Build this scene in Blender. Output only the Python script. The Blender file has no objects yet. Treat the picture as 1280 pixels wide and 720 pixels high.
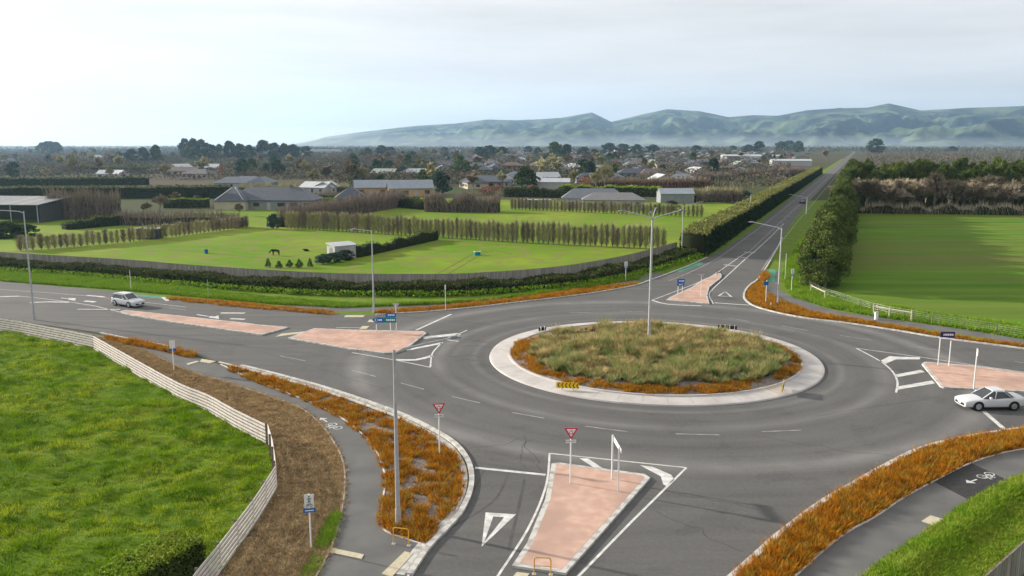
import bpy, math, random
import numpy as np
from mathutils import Vector

random.seed(7); RNG = np.random.default_rng(7)
SC = bpy.context.scene
COL = SC.collection
R = math.radians

# ------------------------------------------------------------------ camera
H, F = 19.0, 1040.0
PITCH = math.atan(180.0 / F)
cs, sn = math.cos(PITCH), math.sin(PITCH)
cam_d = bpy.data.cameras.new('camera')
cam_d.sensor_width = 36; cam_d.lens = F / 1280 * 36
cam_d.clip_start = 0.5; cam_d.clip_end = 60000
cam = bpy.data.objects.new('camera', cam_d); COL.objects.link(cam)
cam.location = (0, 0, H); cam.rotation_euler = (math.pi / 2 - PITCH, 0, 0)
SC.camera = cam

# ------------------------------------------------------------------ light
SUN_EL = R(17); SDIR = Vector((-0.914, 0.407, 0)).normalized()
sd = bpy.data.lights.new('sun', 'SUN'); sd.energy = 5.0; sd.angle = R(1.2); sd.color = (1.0, 0.91, 0.79)
so = bpy.data.objects.new('sun', sd); COL.objects.link(so)
to_sun = Vector((SDIR.x * math.cos(SUN_EL), SDIR.y * math.cos(SUN_EL), math.sin(SUN_EL)))
so.rotation_euler = to_sun.to_track_quat('Z', 'Y').to_euler()
so.location = (0, 0, 60)

W = bpy.data.worlds.new("World"); SC.world = W; W.use_nodes = True
nt = W.node_tree; nt.nodes.clear()
def wn(t): return nt.nodes.new(t)
sky = wn('ShaderNodeTexSky'); sky.sky_type = 'NISHITA'; sky.sun_disc = False
sky.sun_elevation = SUN_EL; sky.sun_rotation = math.atan2(SDIR.x, SDIR.y)
sky.air_density = 1.0; sky.dust_density = 2.0
tc = wn('ShaderNodeTexCoord'); mp = wn('ShaderNodeMapping'); mp.inputs['Scale'].default_value = (1.0, 1.6, 9.0)
nz = wn('ShaderNodeTexNoise'); nz.inputs['Scale'].default_value = 2.2; nz.inputs['Detail'].default_value = 6; nz.inputs['Roughness'].default_value = .55
cr = wn('ShaderNodeValToRGB'); cr.color_ramp.elements[0].position = .36; cr.color_ramp.elements[1].position = .56
cr.color_ramp.elements[0].color = (.90, .90, .90, 1); cr.color_ramp.elements[1].color = (1, 1, 1, 1)
mx = wn('ShaderNodeMix'); mx.data_type = 'RGBA'
mx.inputs['B'].default_value = (4.85, 4.76, 4.76, 1)
mx.inputs['B'].default_value = (1, 1, 1, 1)
dp_ = wn('ShaderNodeVectorMath'); dp_.operation = 'DOT_PRODUCT'; dp_.inputs[1].default_value = tuple(to_sun); nt.links.new(tc.outputs['Generated'], dp_.inputs[0])
mr_ = wn('ShaderNodeMapRange'); mr_.inputs['From Min'].default_value = 0.0; mr_.inputs['From Max'].default_value = 1.0; nt.links.new(dp_.outputs['Value'], mr_.inputs['Value'])
cm_ = wn('ShaderNodeMix'); cm_.data_type = 'RGBA'; cm_.inputs['A'].default_value = (5.05, 4.95, 4.93, 1); cm_.inputs['B'].default_value = (5.4, 5.15, 4.9, 1)
nt.links.new(mr_.outputs[0], cm_.inputs['Factor'])
mp2 = wn('ShaderNodeMapping'); mp2.inputs['Scale'].default_value = (1.3, 2.2, 14.0); nt.links.new(tc.outputs['Generated'], mp2.inputs[0])
n2_ = wn('ShaderNodeTexNoise'); n2_.inputs['Scale'].default_value = 1.7; n2_.inputs['Detail'].default_value = 7; n2_.inputs['Roughness'].default_value = .6; nt.links.new(mp2.outputs[0], n2_.inputs['Vector'])
r2_ = wn('ShaderNodeMapRange'); r2_.inputs['From Min'].default_value = .3; r2_.inputs['From Max'].default_value = .7; r2_.inputs['To Min'].default_value = .86; r2_.inputs['To Max'].default_value = 1.10; nt.links.new(n2_.outputs['Fac'], r2_.inputs['Value'])
h2_ = wn('ShaderNodeHueSaturation'); nt.links.new(r2_.outputs[0], h2_.inputs['Value']); nt.links.new(cm_.outputs['Result'], h2_.inputs['Color']); nt.links.new(h2_.outputs[0], mx.inputs['B'])
bg = wn('ShaderNodeBackground'); bg.inputs['Strength'].default_value = 0.1
wo = wn('ShaderNodeOutputWorld')
L = nt.links.new
L(tc.outputs['Generated'], mp.inputs['Vector']); L(mp.outputs[0], nz.inputs['Vector']); L(nz.outputs['Fac'], cr.inputs['Fac'])
L(cr.outputs['Color'], mx.inputs['Factor']); L(sky.outputs['Color'], mx.inputs['A'])
L(mx.outputs['Result'], bg.inputs['Color']); L(bg.outputs[0], wo.inputs['Surface'])

SC.render.engine = 'CYCLES'
SC.view_settings.view_transform = 'Standard'; SC.view_settings.look = 'None'
SC.view_settings.exposure = 0.9; SC.view_settings.gamma = 1.0
SC.view_settings.use_curve_mapping = False
SC.cycles.use_denoising = True
SC.cycles.max_bounces = 5; SC.cycles.diffuse_bounces = 3; SC.cycles.glossy_bounces = 2
SC.cycles.transparent_max_bounces = 6; SC.cycles.volume_bounces = 1
SC.cycles.use_adaptive_sampling = True; SC.cycles.adaptive_threshold = 0.02

# ------------------------------------------------------------------ helpers
def G(px, py, z=0.0):
    dx, dv = (px - 640) / F, (py - 360) / F
    r = (dx, cs - dv * sn, -sn - dv * cs)
    t = (z - H) / r[2]
    return Vector((r[0] * t, r[1] * t, z))
def PX(p):
    zc = p[1] * cs + (H - p[2]) * sn
    return 640 + p[0] / zc * F
def GL(pts, z=0.0): return [G(a, b, z) for a, b in pts]
def HT(px, y0, y1):
    """height of something whose foot is at pixel row y0 and whose top is at row y1"""
    p = G(px, y0); dv = (y1 - 360) / F
    t = p.y / (cs - dv * sn)
    return H + t * (-sn - dv * cs)

def smooth(pts, k=6, closed=False):
    """Catmull-Rom through 2D/3D points"""
    P = [Vector((p[0], p[1], p[2] if len(p) > 2 else 0)) for p in pts]; n = len(P); out = []
    rng = range(n if closed else n - 1)
    for i in rng:
        if closed: a, b, c, d = P[i - 1], P[i], P[(i + 1) % n], P[(i + 2) % n]
        else: a, b, c, d = P[max(i - 1, 0)], P[i], P[i + 1], P[min(i + 2, n - 1)]
        for j in range(k):
            t = j / k
            out.append(0.5 * ((2 * b) + (c - a) * t + (2 * a - 5 * b + 4 * c - d) * t * t + (3 * b - a - 3 * c + d) * t ** 3))
    if not closed: out.append(P[-1].copy())
    return out
def offset(line, d):
    """shift an open polyline sideways (left is positive)"""
    out = []
    for i, p in enumerate(line):
        a = line[max(i - 1, 0)]; b = line[min(i + 1, len(line) - 1)]
        t = Vector((b.x - a.x, b.y - a.y, 0))
        if t.length < 1e-6: t = Vector((1, 0, 0))
        t.normalize(); out.append(Vector((p.x - t.y * d, p.y + t.x * d, p.z)))
    return out
def area(P): return .5 * sum(P[i - 1].x * P[i].y - P[i].x * P[i - 1].y for i in range(len(P)))
def inset(poly, d):
    n = len(poly); s = 1 if area(poly) > 0 else -1; out = []
    for i in range(n):
        a, b, c = poly[i - 1], poly[i], poly[(i + 1) % n]
        t1 = Vector((b.x - a.x, b.y - a.y, 0)).normalized(); t2 = Vector((c.x - b.x, c.y - b.y, 0)).normalized()
        n1 = Vector((-t1.y, t1.x, 0)); n2 = Vector((-t2.y, t2.x, 0)); m = n1 + n2
        m = m / max(m.dot(n1), .35)
        out.append(b + m * d * s)
    return out
def resample(line, step):
    out = [line[0].copy()]; acc = 0
    for a, b in zip(line, line[1:]):
        l = (b - a).length
        if l < 1e-9: continue
        d = step - acc
        while d <= l:
            out.append(a.lerp(b, d / l)); d += step
        acc = l - (d - step)
    return out

def link(name, me, parent=None):
    o = bpy.data.objects.new(name, me); COL.objects.link(o)
    if parent is not None: o.parent = parent
    return o
def tag(o, label=None, cat=None, group=None, kind=None):
    if label: o['label'] = label
    if cat: o['category'] = cat
    if group: o['group'] = group
    if kind: o['kind'] = kind
    return o
def empty(name, loc, rz=0, label=None, cat=None, group=None):
    o = bpy.data.objects.new(name, None); COL.objects.link(o); o.location = loc; o.rotation_euler = (0, 0, rz)
    o.empty_display_size = .2
    return tag(o, label, cat, group)
def copy_tree(o, parent=None):
    c = o.copy(); COL.objects.link(c)
    if parent is not None: c.parent = parent
    for ch in list(o.children): copy_tree(ch, c)
    return c

def fast(name, V, Fc, mats, mi=None, smoothf=False):
    """numpy mesh; Fc is an (n,k) array"""
    me = bpy.data.meshes.new(name); V = np.asarray(V, np.float32); Fc = np.asarray(Fc, np.int32)
    n, k = Fc.shape
    me.vertices.add(len(V)); me.vertices.foreach_set('co', V.ravel())
    me.loops.add(n * k); me.loops.foreach_set('vertex_index', Fc.ravel())
    me.polygons.add(n); me.polygons.foreach_set('loop_start', np.arange(0, n * k, k, dtype=np.int32))
    try: me.polygons.foreach_set('loop_total', np.full(n, k, np.int32))
    except Exception: pass
    for m in (mats if isinstance(mats, (list, tuple)) else [mats]): me.materials.append(m)
    if mi is not None: me.polygons.foreach_set('material_index', np.asarray(mi, np.int32))
    if smoothf: me.polygons.foreach_set('use_smooth', np.ones(n, bool))
    me.update(calc_edges=True); me.validate()
    return me

class MB:
    def __init__(s): s.v = []; s.f = []; s.m = []
    def add(s, vs, fs, m=0):
        o = len(s.v); s.v += [tuple(v) for v in vs]; s.f += [tuple(i + o for i in f) for f in fs]; s.m += [m] * len(fs); return s
    def box(s, c, d, rz=0, m=0, tilt=None):
        x, y, z = d[0] / 2, d[1] / 2, d[2] / 2; ca, sa = math.cos(rz), math.sin(rz); vs = []
        for k in (-z, z):
            for a, b in ((-x, -y), (x, -y), (x, y), (-x, y)):
                vs.append((c[0] + a * ca - b * sa, c[1] + a * sa + b * ca, c[2] + k))
        return s.add(vs, [(3, 2, 1, 0), (4, 5, 6, 7), (0, 1, 5, 4), (1, 2, 6, 5), (2, 3, 7, 6), (3, 0, 4, 7)], m)
    def bar(s, a, b, w, h, m=0):
        a, b = Vector(a), Vector(b); t = (b - a).normalized(); up = Vector((0, 0, 1)) if abs(t.z) < .95 else Vector((0, 1, 0))
        sd_ = t.cross(up).normalized(); u = sd_.cross(t); vs = []
        for p in (a, b):
            for q, r_ in ((-w, -h), (w, -h), (w, h), (-w, h)): vs.append(p + sd_ * q / 2 + u * r_ / 2)
        return s.add(vs, [(3, 2, 1, 0), (4, 5, 6, 7), (0, 1, 5, 4), (1, 2, 6, 5), (2, 3, 7, 6), (3, 0, 4, 7)], m)
    def cyl(s, a, b, r0, r1=None, n=8, m=0, caps=True):
        a, b = Vector(a), Vector(b); r1 = r0 if r1 is None else r1
        t = (b - a).normalized(); x = t.orthogonal().normalized(); y = t.cross(x); vs = []
        for p, r_ in ((a, r0), (b, r1)):
            for i in range(n):
                q = 2 * math.pi * i / n; vs.append(p + (x * math.cos(q) + y * math.sin(q)) * r_)
        fs = [(i, (i + 1) % n, n + (i + 1) % n, n + i) for i in range(n)]
        if caps: fs += [tuple(reversed(range(n))), tuple(range(n, 2 * n))]
        return s.add(vs, fs, m)
    def tube(s, pts, r, n=8, m=0):
        for a, b in zip(pts, pts[1:]): s.cyl(a, b, r, r, n, m)
        return s
    def poly(s, P, z=None, m=0):
        P = [Vector((p[0], p[1], p[2] if z is None else z)) for p in P]
        if area(P) < 0: P.reverse()
        return s.add(P, [tuple(range(len(P)))], m)
    def prism(s, P, z0, z1, m=0):
        P = [Vector((p[0], p[1], 0)) for p in P]
        if area(P) < 0: P.reverse()
        n = len(P); vs = [(p.x, p.y, z0) for p in P] + [(p.x, p.y, z1) for p in P]
        return s.add(vs, [tuple(range(n, 2 * n))] + [(i, (i + 1) % n, n + (i + 1) % n, n + i) for i in range(n)], m)
    def ribbon(s, line, w, z=None, m=0, h=0):
        """flat strip centred on a polyline; with h it is a solid kerb"""
        Lf, Rt = offset(line, w / 2), offset(line, -w / 2); n = len(line)
        zz = [p.z if z is None else z for p in line]
        if not h:
            vs = [(p.x, p.y, zz[i]) for i, p in enumerate(Rt)] + [(p.x, p.y, zz[i]) for i, p in enumerate(Lf)]
            return s.add(vs, [(i, i + 1, n + i + 1, n + i) for i in range(n - 1)], m)
        vs = []
        for i in range(n):
            vs += [(Rt[i].x, Rt[i].y, zz[i]), (Rt[i].x, Rt[i].y, zz[i] + h), (Lf[i].x, Lf[i].y, zz[i] + h), (Lf[i].x, Lf[i].y, zz[i])]
        fs = []
        for i in range(n - 1):
            o = 4 * i
            for j in range(3): fs.append((o + j + 1, o + j, o + 4 + j, o + 4 + j + 1))
        fs += [(3, 2, 1, 0), (4 * n - 4, 4 * n - 3, 4 * n - 2, 4 * n - 1)]
        return s.add(vs, fs, m)
    def mesh(s, name, mats, smoothf=False):
        me = bpy.data.meshes.new(name); me.from_pydata(s.v, [], s.f)
        for m in (mats if isinstance(mats, (list, tuple)) else [mats]): me.materials.append(m)
        me.polygons.foreach_set('material_index', s.m)
        if smoothf: me.polygons.foreach_set('use_smooth', [True] * len(me.polygons))
        me.update(); return me
    def build(s, name, mats, parent=None, smoothf=False): return link(name, s.mesh(name, mats, smoothf), parent)

def in_poly(P, x, y):
    c = np.zeros(len(x), bool); n = len(P)
    for i in range(n):
        a, b = P[i - 1], P[i]
        if a.y == b.y: continue
        k = ((a.y > y) != (b.y > y)) & (x < (b.x - a.x) * (y - a.y) / (b.y - a.y) + a.x)
        c ^= k
    return c
def scatter(P, n, dmin=None):
    xs = [p.x for p in P]; ys = [p.y for p in P]; out = []; tot = 0
    while tot < n:
        x = RNG.uniform(min(xs), max(xs), n); y = RNG.uniform(min(ys), max(ys), n)
        k = in_poly(P, x, y)
        if k.sum() == 0: break
        out.append(np.stack([x[k], y[k]], 1)); tot += k.sum()
    return np.concatenate(out)[:n]
def vnoise(x, y, seed=0):
    xi = np.floor(x).astype(np.int64); yi = np.floor(y).astype(np.int64); fx = x - xi; fy = y - yi
    fx = fx * fx * (3 - 2 * fx); fy = fy * fy * (3 - 2 * fy)
    def h(a, b):
        k = (a * 374761393 + b * 668265263 + seed * 974634777) & 0x7fffffff
        k = ((k ^ (k >> 13)) * 1274126177) & 0x7fffffff
        return ((k ^ (k >> 16)) & 0xffff) / 65535.0
    return (h(xi, yi) * (1 - fx) + h(xi + 1, yi) * fx) * (1 - fy) + (h(xi, yi + 1) * (1 - fx) + h(xi + 1, yi + 1) * fx) * fy
def fbm(x, y, o=4, seed=0):
    s = 0; a = .5; t = 0
    for i in range(o): s = s + a * vnoise(x * 2 ** i, y * 2 ** i, seed + i); t += a; a *= .5
    return s / t
def tufts(P, h, w, nb, lean=.6, base=.1, hv=.4):
    """blades of grass: one triangle each, nb per point; P is (n,2) or (n,3), h may be an array"""
    n = len(P); h = np.broadcast_to(np.asarray(h, float), (n,))
    Pz = P[:, 2] if P.shape[1] > 2 else np.zeros(n)
    B = np.repeat(np.stack([P[:, 0], P[:, 1], Pz], 1), nb, 0); hh = np.repeat(h, nb) * RNG.uniform(1 - hv, 1 + hv, n * nb)
    a = RNG.uniform(0, 2 * np.pi, n * nb); r_ = base * np.sqrt(RNG.uniform(0, 1, n * nb))
    B[:, 0] += np.cos(a) * r_; B[:, 1] += np.sin(a) * r_
    ln = hh * lean * RNG.uniform(.2, 1.2, n * nb); a2 = a + RNG.normal(0, .7, n * nb)
    T = B + np.stack([np.cos(a2) * ln, np.sin(a2) * ln, hh], 1)
    q = RNG.uniform(0, np.pi, n * nb); S = np.stack([np.cos(q), np.sin(q), q * 0], 1) * (w / 2)
    V = np.stack([B - S, B + S, T], 1).reshape(-1, 3)
    return V, np.arange(len(V)).reshape(-1, 3)
def leafq(P, size, flat=0.0, asp=.6):
    """random leaf quads at points P"""
    n = len(P); size = np.broadcast_to(np.asarray(size, float), (n,)) * RNG.uniform(.6, 1.4, n)
    a = RNG.normal(0, 1, (n, 3)); b = RNG.normal(0, 1, (n, 3))
    if flat: a[:, 2] *= 1 - flat; b[:, 2] *= 1 - flat
    a /= np.linalg.norm(a, axis=1)[:, None]; b -= a * (a * b).sum(1)[:, None]; b /= np.linalg.norm(b, axis=1)[:, None]
    a *= size[:, None] / 2; b *= size[:, None] / 2 * asp
    V = np.stack([P - a, P + b, P + a, P - b], 1).reshape(-1, 3)
    return V, np.arange(len(V)).reshape(-1, 4)

def ordinal(n):
    return f"{n}{'th' if 10 <= n % 100 <= 20 else {1: 'st', 2: 'nd', 3: 'rd'}.get(n % 10, 'th')}"
RANK = []
def rank(o, base, tail='from the left', group=None):
    RANK.append((o, base, tail, PX(o.location)))
    if group: o['group'] = group
def finish_ranks():
    d = {}
    for r_ in RANK: d.setdefault((r_[1], r_[2]), []).append(r_)
    for (b, t), L_ in d.items():
        L_.sort(key=lambda r_: r_[3]); n = len(L_)
        for i, r_ in enumerate(L_):
            if n == 1: r_[0]['label'] = b
            elif i == 0: r_[0]['label'] = f"{b}, the leftmost one"
            elif i == n - 1: r_[0]['label'] = f"{b}, the rightmost one"
            else: r_[0]['label'] = f"{b}, {ordinal(i + 1)} {t}"

# ------------------------------------------------------------------ materials
def mat(name, c, rough=.8, c2=None, scale=1.0, detail=4, lo=.35, hi=.65, c3=None, scale3=.1, island=0.0, objvar=0.0,
        bump=0.0, bscale=None, metal=0.0, spec=.06, stretch=None, trans=0.0, bdist=.02):
    m = bpy.data.materials.new(name); m.use_nodes = True; t = m.node_tree; N = t.nodes.new; K = t.links.new
    b = t.nodes['Principled BSDF']; b.inputs['Roughness'].default_value = rough; b.inputs['Metallic'].default_value = metal
    b.inputs['Specular IOR Level'].default_value = spec
    b.inputs['Base Color'].default_value = (*c, 1)
    geo = N('ShaderNodeNewGeometry'); vec = geo.outputs['Position']
    if stretch:
        mp_ = N('ShaderNodeMapping'); mp_.inputs['Scale'].default_value = stretch; K(vec, mp_.inputs[0]); vec = mp_.outputs[0]
    last = None
    def noise(sc, dt=detail):
        n_ = N('ShaderNodeTexNoise'); n_.inputs['Scale'].default_value = sc; n_.inputs['Detail'].default_value = dt; K(vec, n_.inputs['Vector']); return n_.outputs['Fac']
    def ramp(fac, lo_, hi_):
        r_ = N('ShaderNodeMapRange'); r_.inputs['From Min'].default_value = lo_; r_.inputs['From Max'].default_value = hi_; K(fac, r_.inputs['Value']); return r_.outputs[0]
    def mixc(a, b_, f):
        x = N('ShaderNodeMix'); x.data_type = 'RGBA'
        if isinstance(a, tuple): x.inputs['A'].default_value = (*a, 1)
        else: K(a, x.inputs['A'])
        x.inputs['B'].default_value = (*b_, 1); K(f, x.inputs['Factor']); return x.outputs['Result']
    if c2: last = mixc(c, c2, ramp(noise(scale), lo, hi))
    if c3: last = mixc(last if last else c, c3, ramp(noise(scale3, 3), .45, .62))
    if island or objvar:
        src = geo.outputs['Random Per Island'] if island else N('ShaderNodeObjectInfo').outputs['Random']
        k = island or objvar
        r_ = N('ShaderNodeMapRange'); r_.inputs['To Min'].default_value = 1 - k; r_.inputs['To Max'].default_value = 1 + k; K(src, r_.inputs['Value'])
        hs = N('ShaderNodeHueSaturation'); K(r_.outputs[0], hs.inputs['Value'])
        if last: K(last, hs.inputs['Color'])
        else: hs.inputs['Color'].default_value = (*c, 1)
        last = hs.outputs[0]
        if island and objvar:
            oi = N('ShaderNodeObjectInfo'); r2 = N('ShaderNodeMapRange'); r2.inputs['To Min'].default_value = 1 - objvar; r2.inputs['To Max'].default_value = 1 + objvar
            K(oi.outputs['Random'], r2.inputs['Value']); h2 = N('ShaderNodeHueSaturation'); K(r2.outputs[0], h2.inputs['Value']); K(last, h2.inputs['Color']); last = h2.outputs[0]
    if last: K(last, b.inputs['Base Color'])
    if bump:
        bp = N('ShaderNodeBump'); bp.inputs['Strength'].default_value = bump; bp.inputs['Distance'].default_value = bdist
        K(noise(bscale or scale * 8, 5), bp.inputs['Height']); K(bp.outputs[0], b.inputs['Normal'])
    if trans:
        b.inputs['Transmission Weight'].default_value = 0
        tl = N('ShaderNodeBsdfTranslucent'); ms = N('ShaderNodeMixShader'); ms.inputs[0].default_value = trans
        if last: K(last, tl.inputs['Color'])
        else: tl.inputs['Color'].default_value = (*c, 1)
        K(b.outputs[0], ms.inputs[1]); K(tl.outputs[0], ms.inputs[2]); K(ms.outputs[0], t.nodes['Material Output'].inputs['Surface'])
    return m
M = {}
M['land'] = mat('land', (.06, .058, .032), .95, (.05, .075, .022), .02, c3=(.085, .066, .046), scale3=.006)
M['field'] = mat('field', (.10, .20, .006), .95, (.18, .25, .022), .035, lo=.42, hi=.6, c3=(.16, .18, .04), scale3=.3, bump=.6, bscale=3, bdist=.1)
M['field_r'] = mat('field_r', (.06, .14, .010), .95, (.115, .20, .018), .22, c3=(.115, .14, .03), scale3=.1, stretch=(.09, 1, 1), bump=.5, bscale=3, bdist=.1)
M['near_grass'] = mat('near_grass', (.07, .13, .008), .95, (.11, .16, .015), .25, bump=.6, bscale=6, bdist=.05)
M['verge'] = mat('verge', (.09, .16, .015), .95, (.14, .19, .03), .5)
M['dirt'] = mat('dirt', (.27, .19, .11), .95, (.16, .115, .07), .6, c3=(.34, .26, .155), scale3=1.5, bump=1, bscale=9, bdist=.06)
M['soil'] = mat('soil', (.13, .10, .085), .95, (.24, .22, .20), 5, bump=.8, bscale=20)
M['path'] = mat('path', (.115, .115, .113), .9, (.145, .145, .14), .5, bump=.3, bscale=60, bdist=.01)
M['concrete'] = mat('concrete', (.44, .42, .40), .85, (.48, .46, .44), 1.5, c3=(.40, .38, .36), scale3=.5, bump=.2, bscale=30)
M['kerb'] = mat('kerb', (.34, .33, .31), .85, (.50, .49, .46), 2.2, detail=8, lo=.42, hi=.55)
M['tar'] = mat('tar', (.035, .035, .035), .7, (.05, .05, .05), 2)
M['scuff'] = mat('scuff', (.074, .073, .071), .85, (.096, .094, .092), 1.2, detail=6)
M['pink'] = mat('pink', (.44, .285, .225), .85, (.52, .36, .29), 1.6, c3=(.38, .26, .21), scale3=.35, detail=8, bump=.2, bscale=30)
M['paint'] = mat('paint', (.62, .62, .6), .7, (.42, .42, .41), 2.0, detail=6)
M['paint_worn'] = mat('paint_worn', (.36, .36, .35), .75, (.20, .20, .20), 1.5, detail=6)
M['green_paint'] = mat('green_paint', (.10, .30, .20), .8, (.07, .22, .15), 1)
M['galv'] = mat('galv', (.40, .41, .42), .45, (.48, .49, .5), 3, metal=.35)
M['white_paint'] = mat('white_paint', (.72, .72, .70), .5)
M['red_paint'] = mat('red_paint', (.55, .03, .07), .45)
M['blue_paint'] = mat('blue_paint', (.015, .13, .38), .45)
M['teal_paint'] = mat('teal_paint', (.01, .20, .24), .45)
M['yellow_paint'] = mat('yellow_paint', (.75, .48, .02), .5)
M['hoop_yellow'] = mat('hoop_yellow', (.60, .33, .05), .5)
M['black'] = mat('black', (.02, .02, .02), .6)
M['dark_plum'] = mat('dark_plum', (.04, .035, .12), .5)
M['rail_wood'] = mat('rail_wood', (.64, .59, .56), .8, (.50, .46, .43), 3)
M['twig_lt'] = mat('twig_lt', (.44, .38, .28), .95, island=.3)  # paler copy of twig, lightened to offset shadow on the undergrowth
M['track'] = mat('track', (.075, .13, .012), .95, (.11, .17, .02), 1)
M['twig_far'] = mat('twig_far', (.135, .105, .082), .95, (.10, .095, .06), .02, island=.2)
M['leaf_far'] = mat('leaf_far', (.04, .07, .05), .9, (.06, .085, .04), .02, island=.2)
M['post_wood'] = mat('post_wood', (.22, .19, .16), .9, (.12, .10, .08), 4)
M['paling'] = mat('paling', (.22, .205, .19), .9, (.30, .28, .26), .8, island=.18, detail=5, stretch=(3, 3, .4))
M['glass'] = mat('glass', (.02, .025, .03), .08, spec=.7)
M['tyre'] = mat('tyre', (.02, .02, .02), .8)
M['alloy'] = mat('alloy', (.35, .36, .38), .35, metal=.7)
M['car_white'] = mat('car_white', (.52, .535, .55), .22, spec=.6)
M['car_dark'] = mat('car_dark', (.03, .035, .045), .25, spec=.6)
M['lamp_red'] = mat('lamp_red', (.35, .02, .02), .3)
M['lamp_clear'] = mat('lamp_clear', (.5, .52, .55), .15)
M['bark'] = mat('bark', (.17, .14, .11), .95, (.24, .20, .16), 2)
M['twig'] = mat('twig', (.25, .21, .15), .95, island=.3, objvar=.22)
M['twig_r'] = mat('twig_r', (.27, .14, .09), .95, island=.3, objvar=.2)
M['twig_dk'] = mat('twig_dk', (.21, .165, .14), .95, island=.35, objvar=.1)
M['twig_g'] = mat('twig_g', (.33, .31, .17), .95, island=.3, objvar=.1)
M['leaf'] = mat('leaf', (.075, .12, .035), .8, (.05, .085, .03), .6, island=.35, objvar=.3, trans=.12)
M['leaf_y'] = mat('leaf_y', (.24, .34, .03), .8, (.15, .24, .025), .6, island=.3, objvar=.2, trans=.15)
M['leaf_b'] = mat('leaf_b', (.045, .08, .06), .8, (.065, .10, .07), .6, island=.3, objvar=.25, trans=.1)
M['pine'] = mat('pine', (.125, .16, .04), .85, (.05, .08, .022), .35, island=.4, objvar=.22, trans=.12)
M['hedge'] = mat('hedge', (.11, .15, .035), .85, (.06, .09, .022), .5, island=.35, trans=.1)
M['hedge_top_lit'] = mat('hedge_top_lit', (.26, .25, .085), .85, (.14, .17, .045), .4, island=.3, trans=.1)  # paler, yellower leaf; sunlight on the hedge top is put into the colour
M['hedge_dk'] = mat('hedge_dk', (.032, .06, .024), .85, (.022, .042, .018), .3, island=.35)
M['scrub'] = mat('scrub', (.085, .09, .035), .9, (.04, .07, .018), .6, island=.35, trans=.1)
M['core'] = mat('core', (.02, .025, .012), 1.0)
M['blade'] = mat('blade', (.15, .27, .005), .8, (.31, .37, .022), .16, lo=.4, hi=.6, c3=(.09, .19, .004), scale3=.8, island=.22, trans=.3)
M['verge_blade'] = mat('verge_blade', (.15, .28, .015), .8, (.20, .31, .03), .5, island=.3, trans=.2)
M['bank_blade'] = mat('bank_blade', (.14, .25, .015), .8, (.24, .30, .04), .5, island=.3, trans=.2)
M['straw'] = mat('straw', (.46, .34, .18), .9, (.29, .205, .11), 1.4, island=.3)
M['dry_blade'] = mat('dry_blade', (.50, .37, .20), .9, (.27, .19, .10), 1.0, island=.3)
M['orange'] = mat('orange', (.50, .205, .010), .8, (.22, .092, .012), 1.5, c3=(.36, .22, .03), scale3=1.6, island=.5, trans=.25)
M['tussock'] = mat('tussock', (.58, .48, .22), .85, (.26, .27, .09), .9, lo=.44, hi=.56, c3=(.32, .20, .11), scale3=1.7, island=.3, trans=.2)
M['tussock_g'] = mat('tussock_g', (.25, .30, .11), .85, (.10, .17, .035), 1.2, lo=.44, hi=.56, c3=(.40, .36, .16), scale3=1.4, island=.3, trans=.2)
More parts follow.
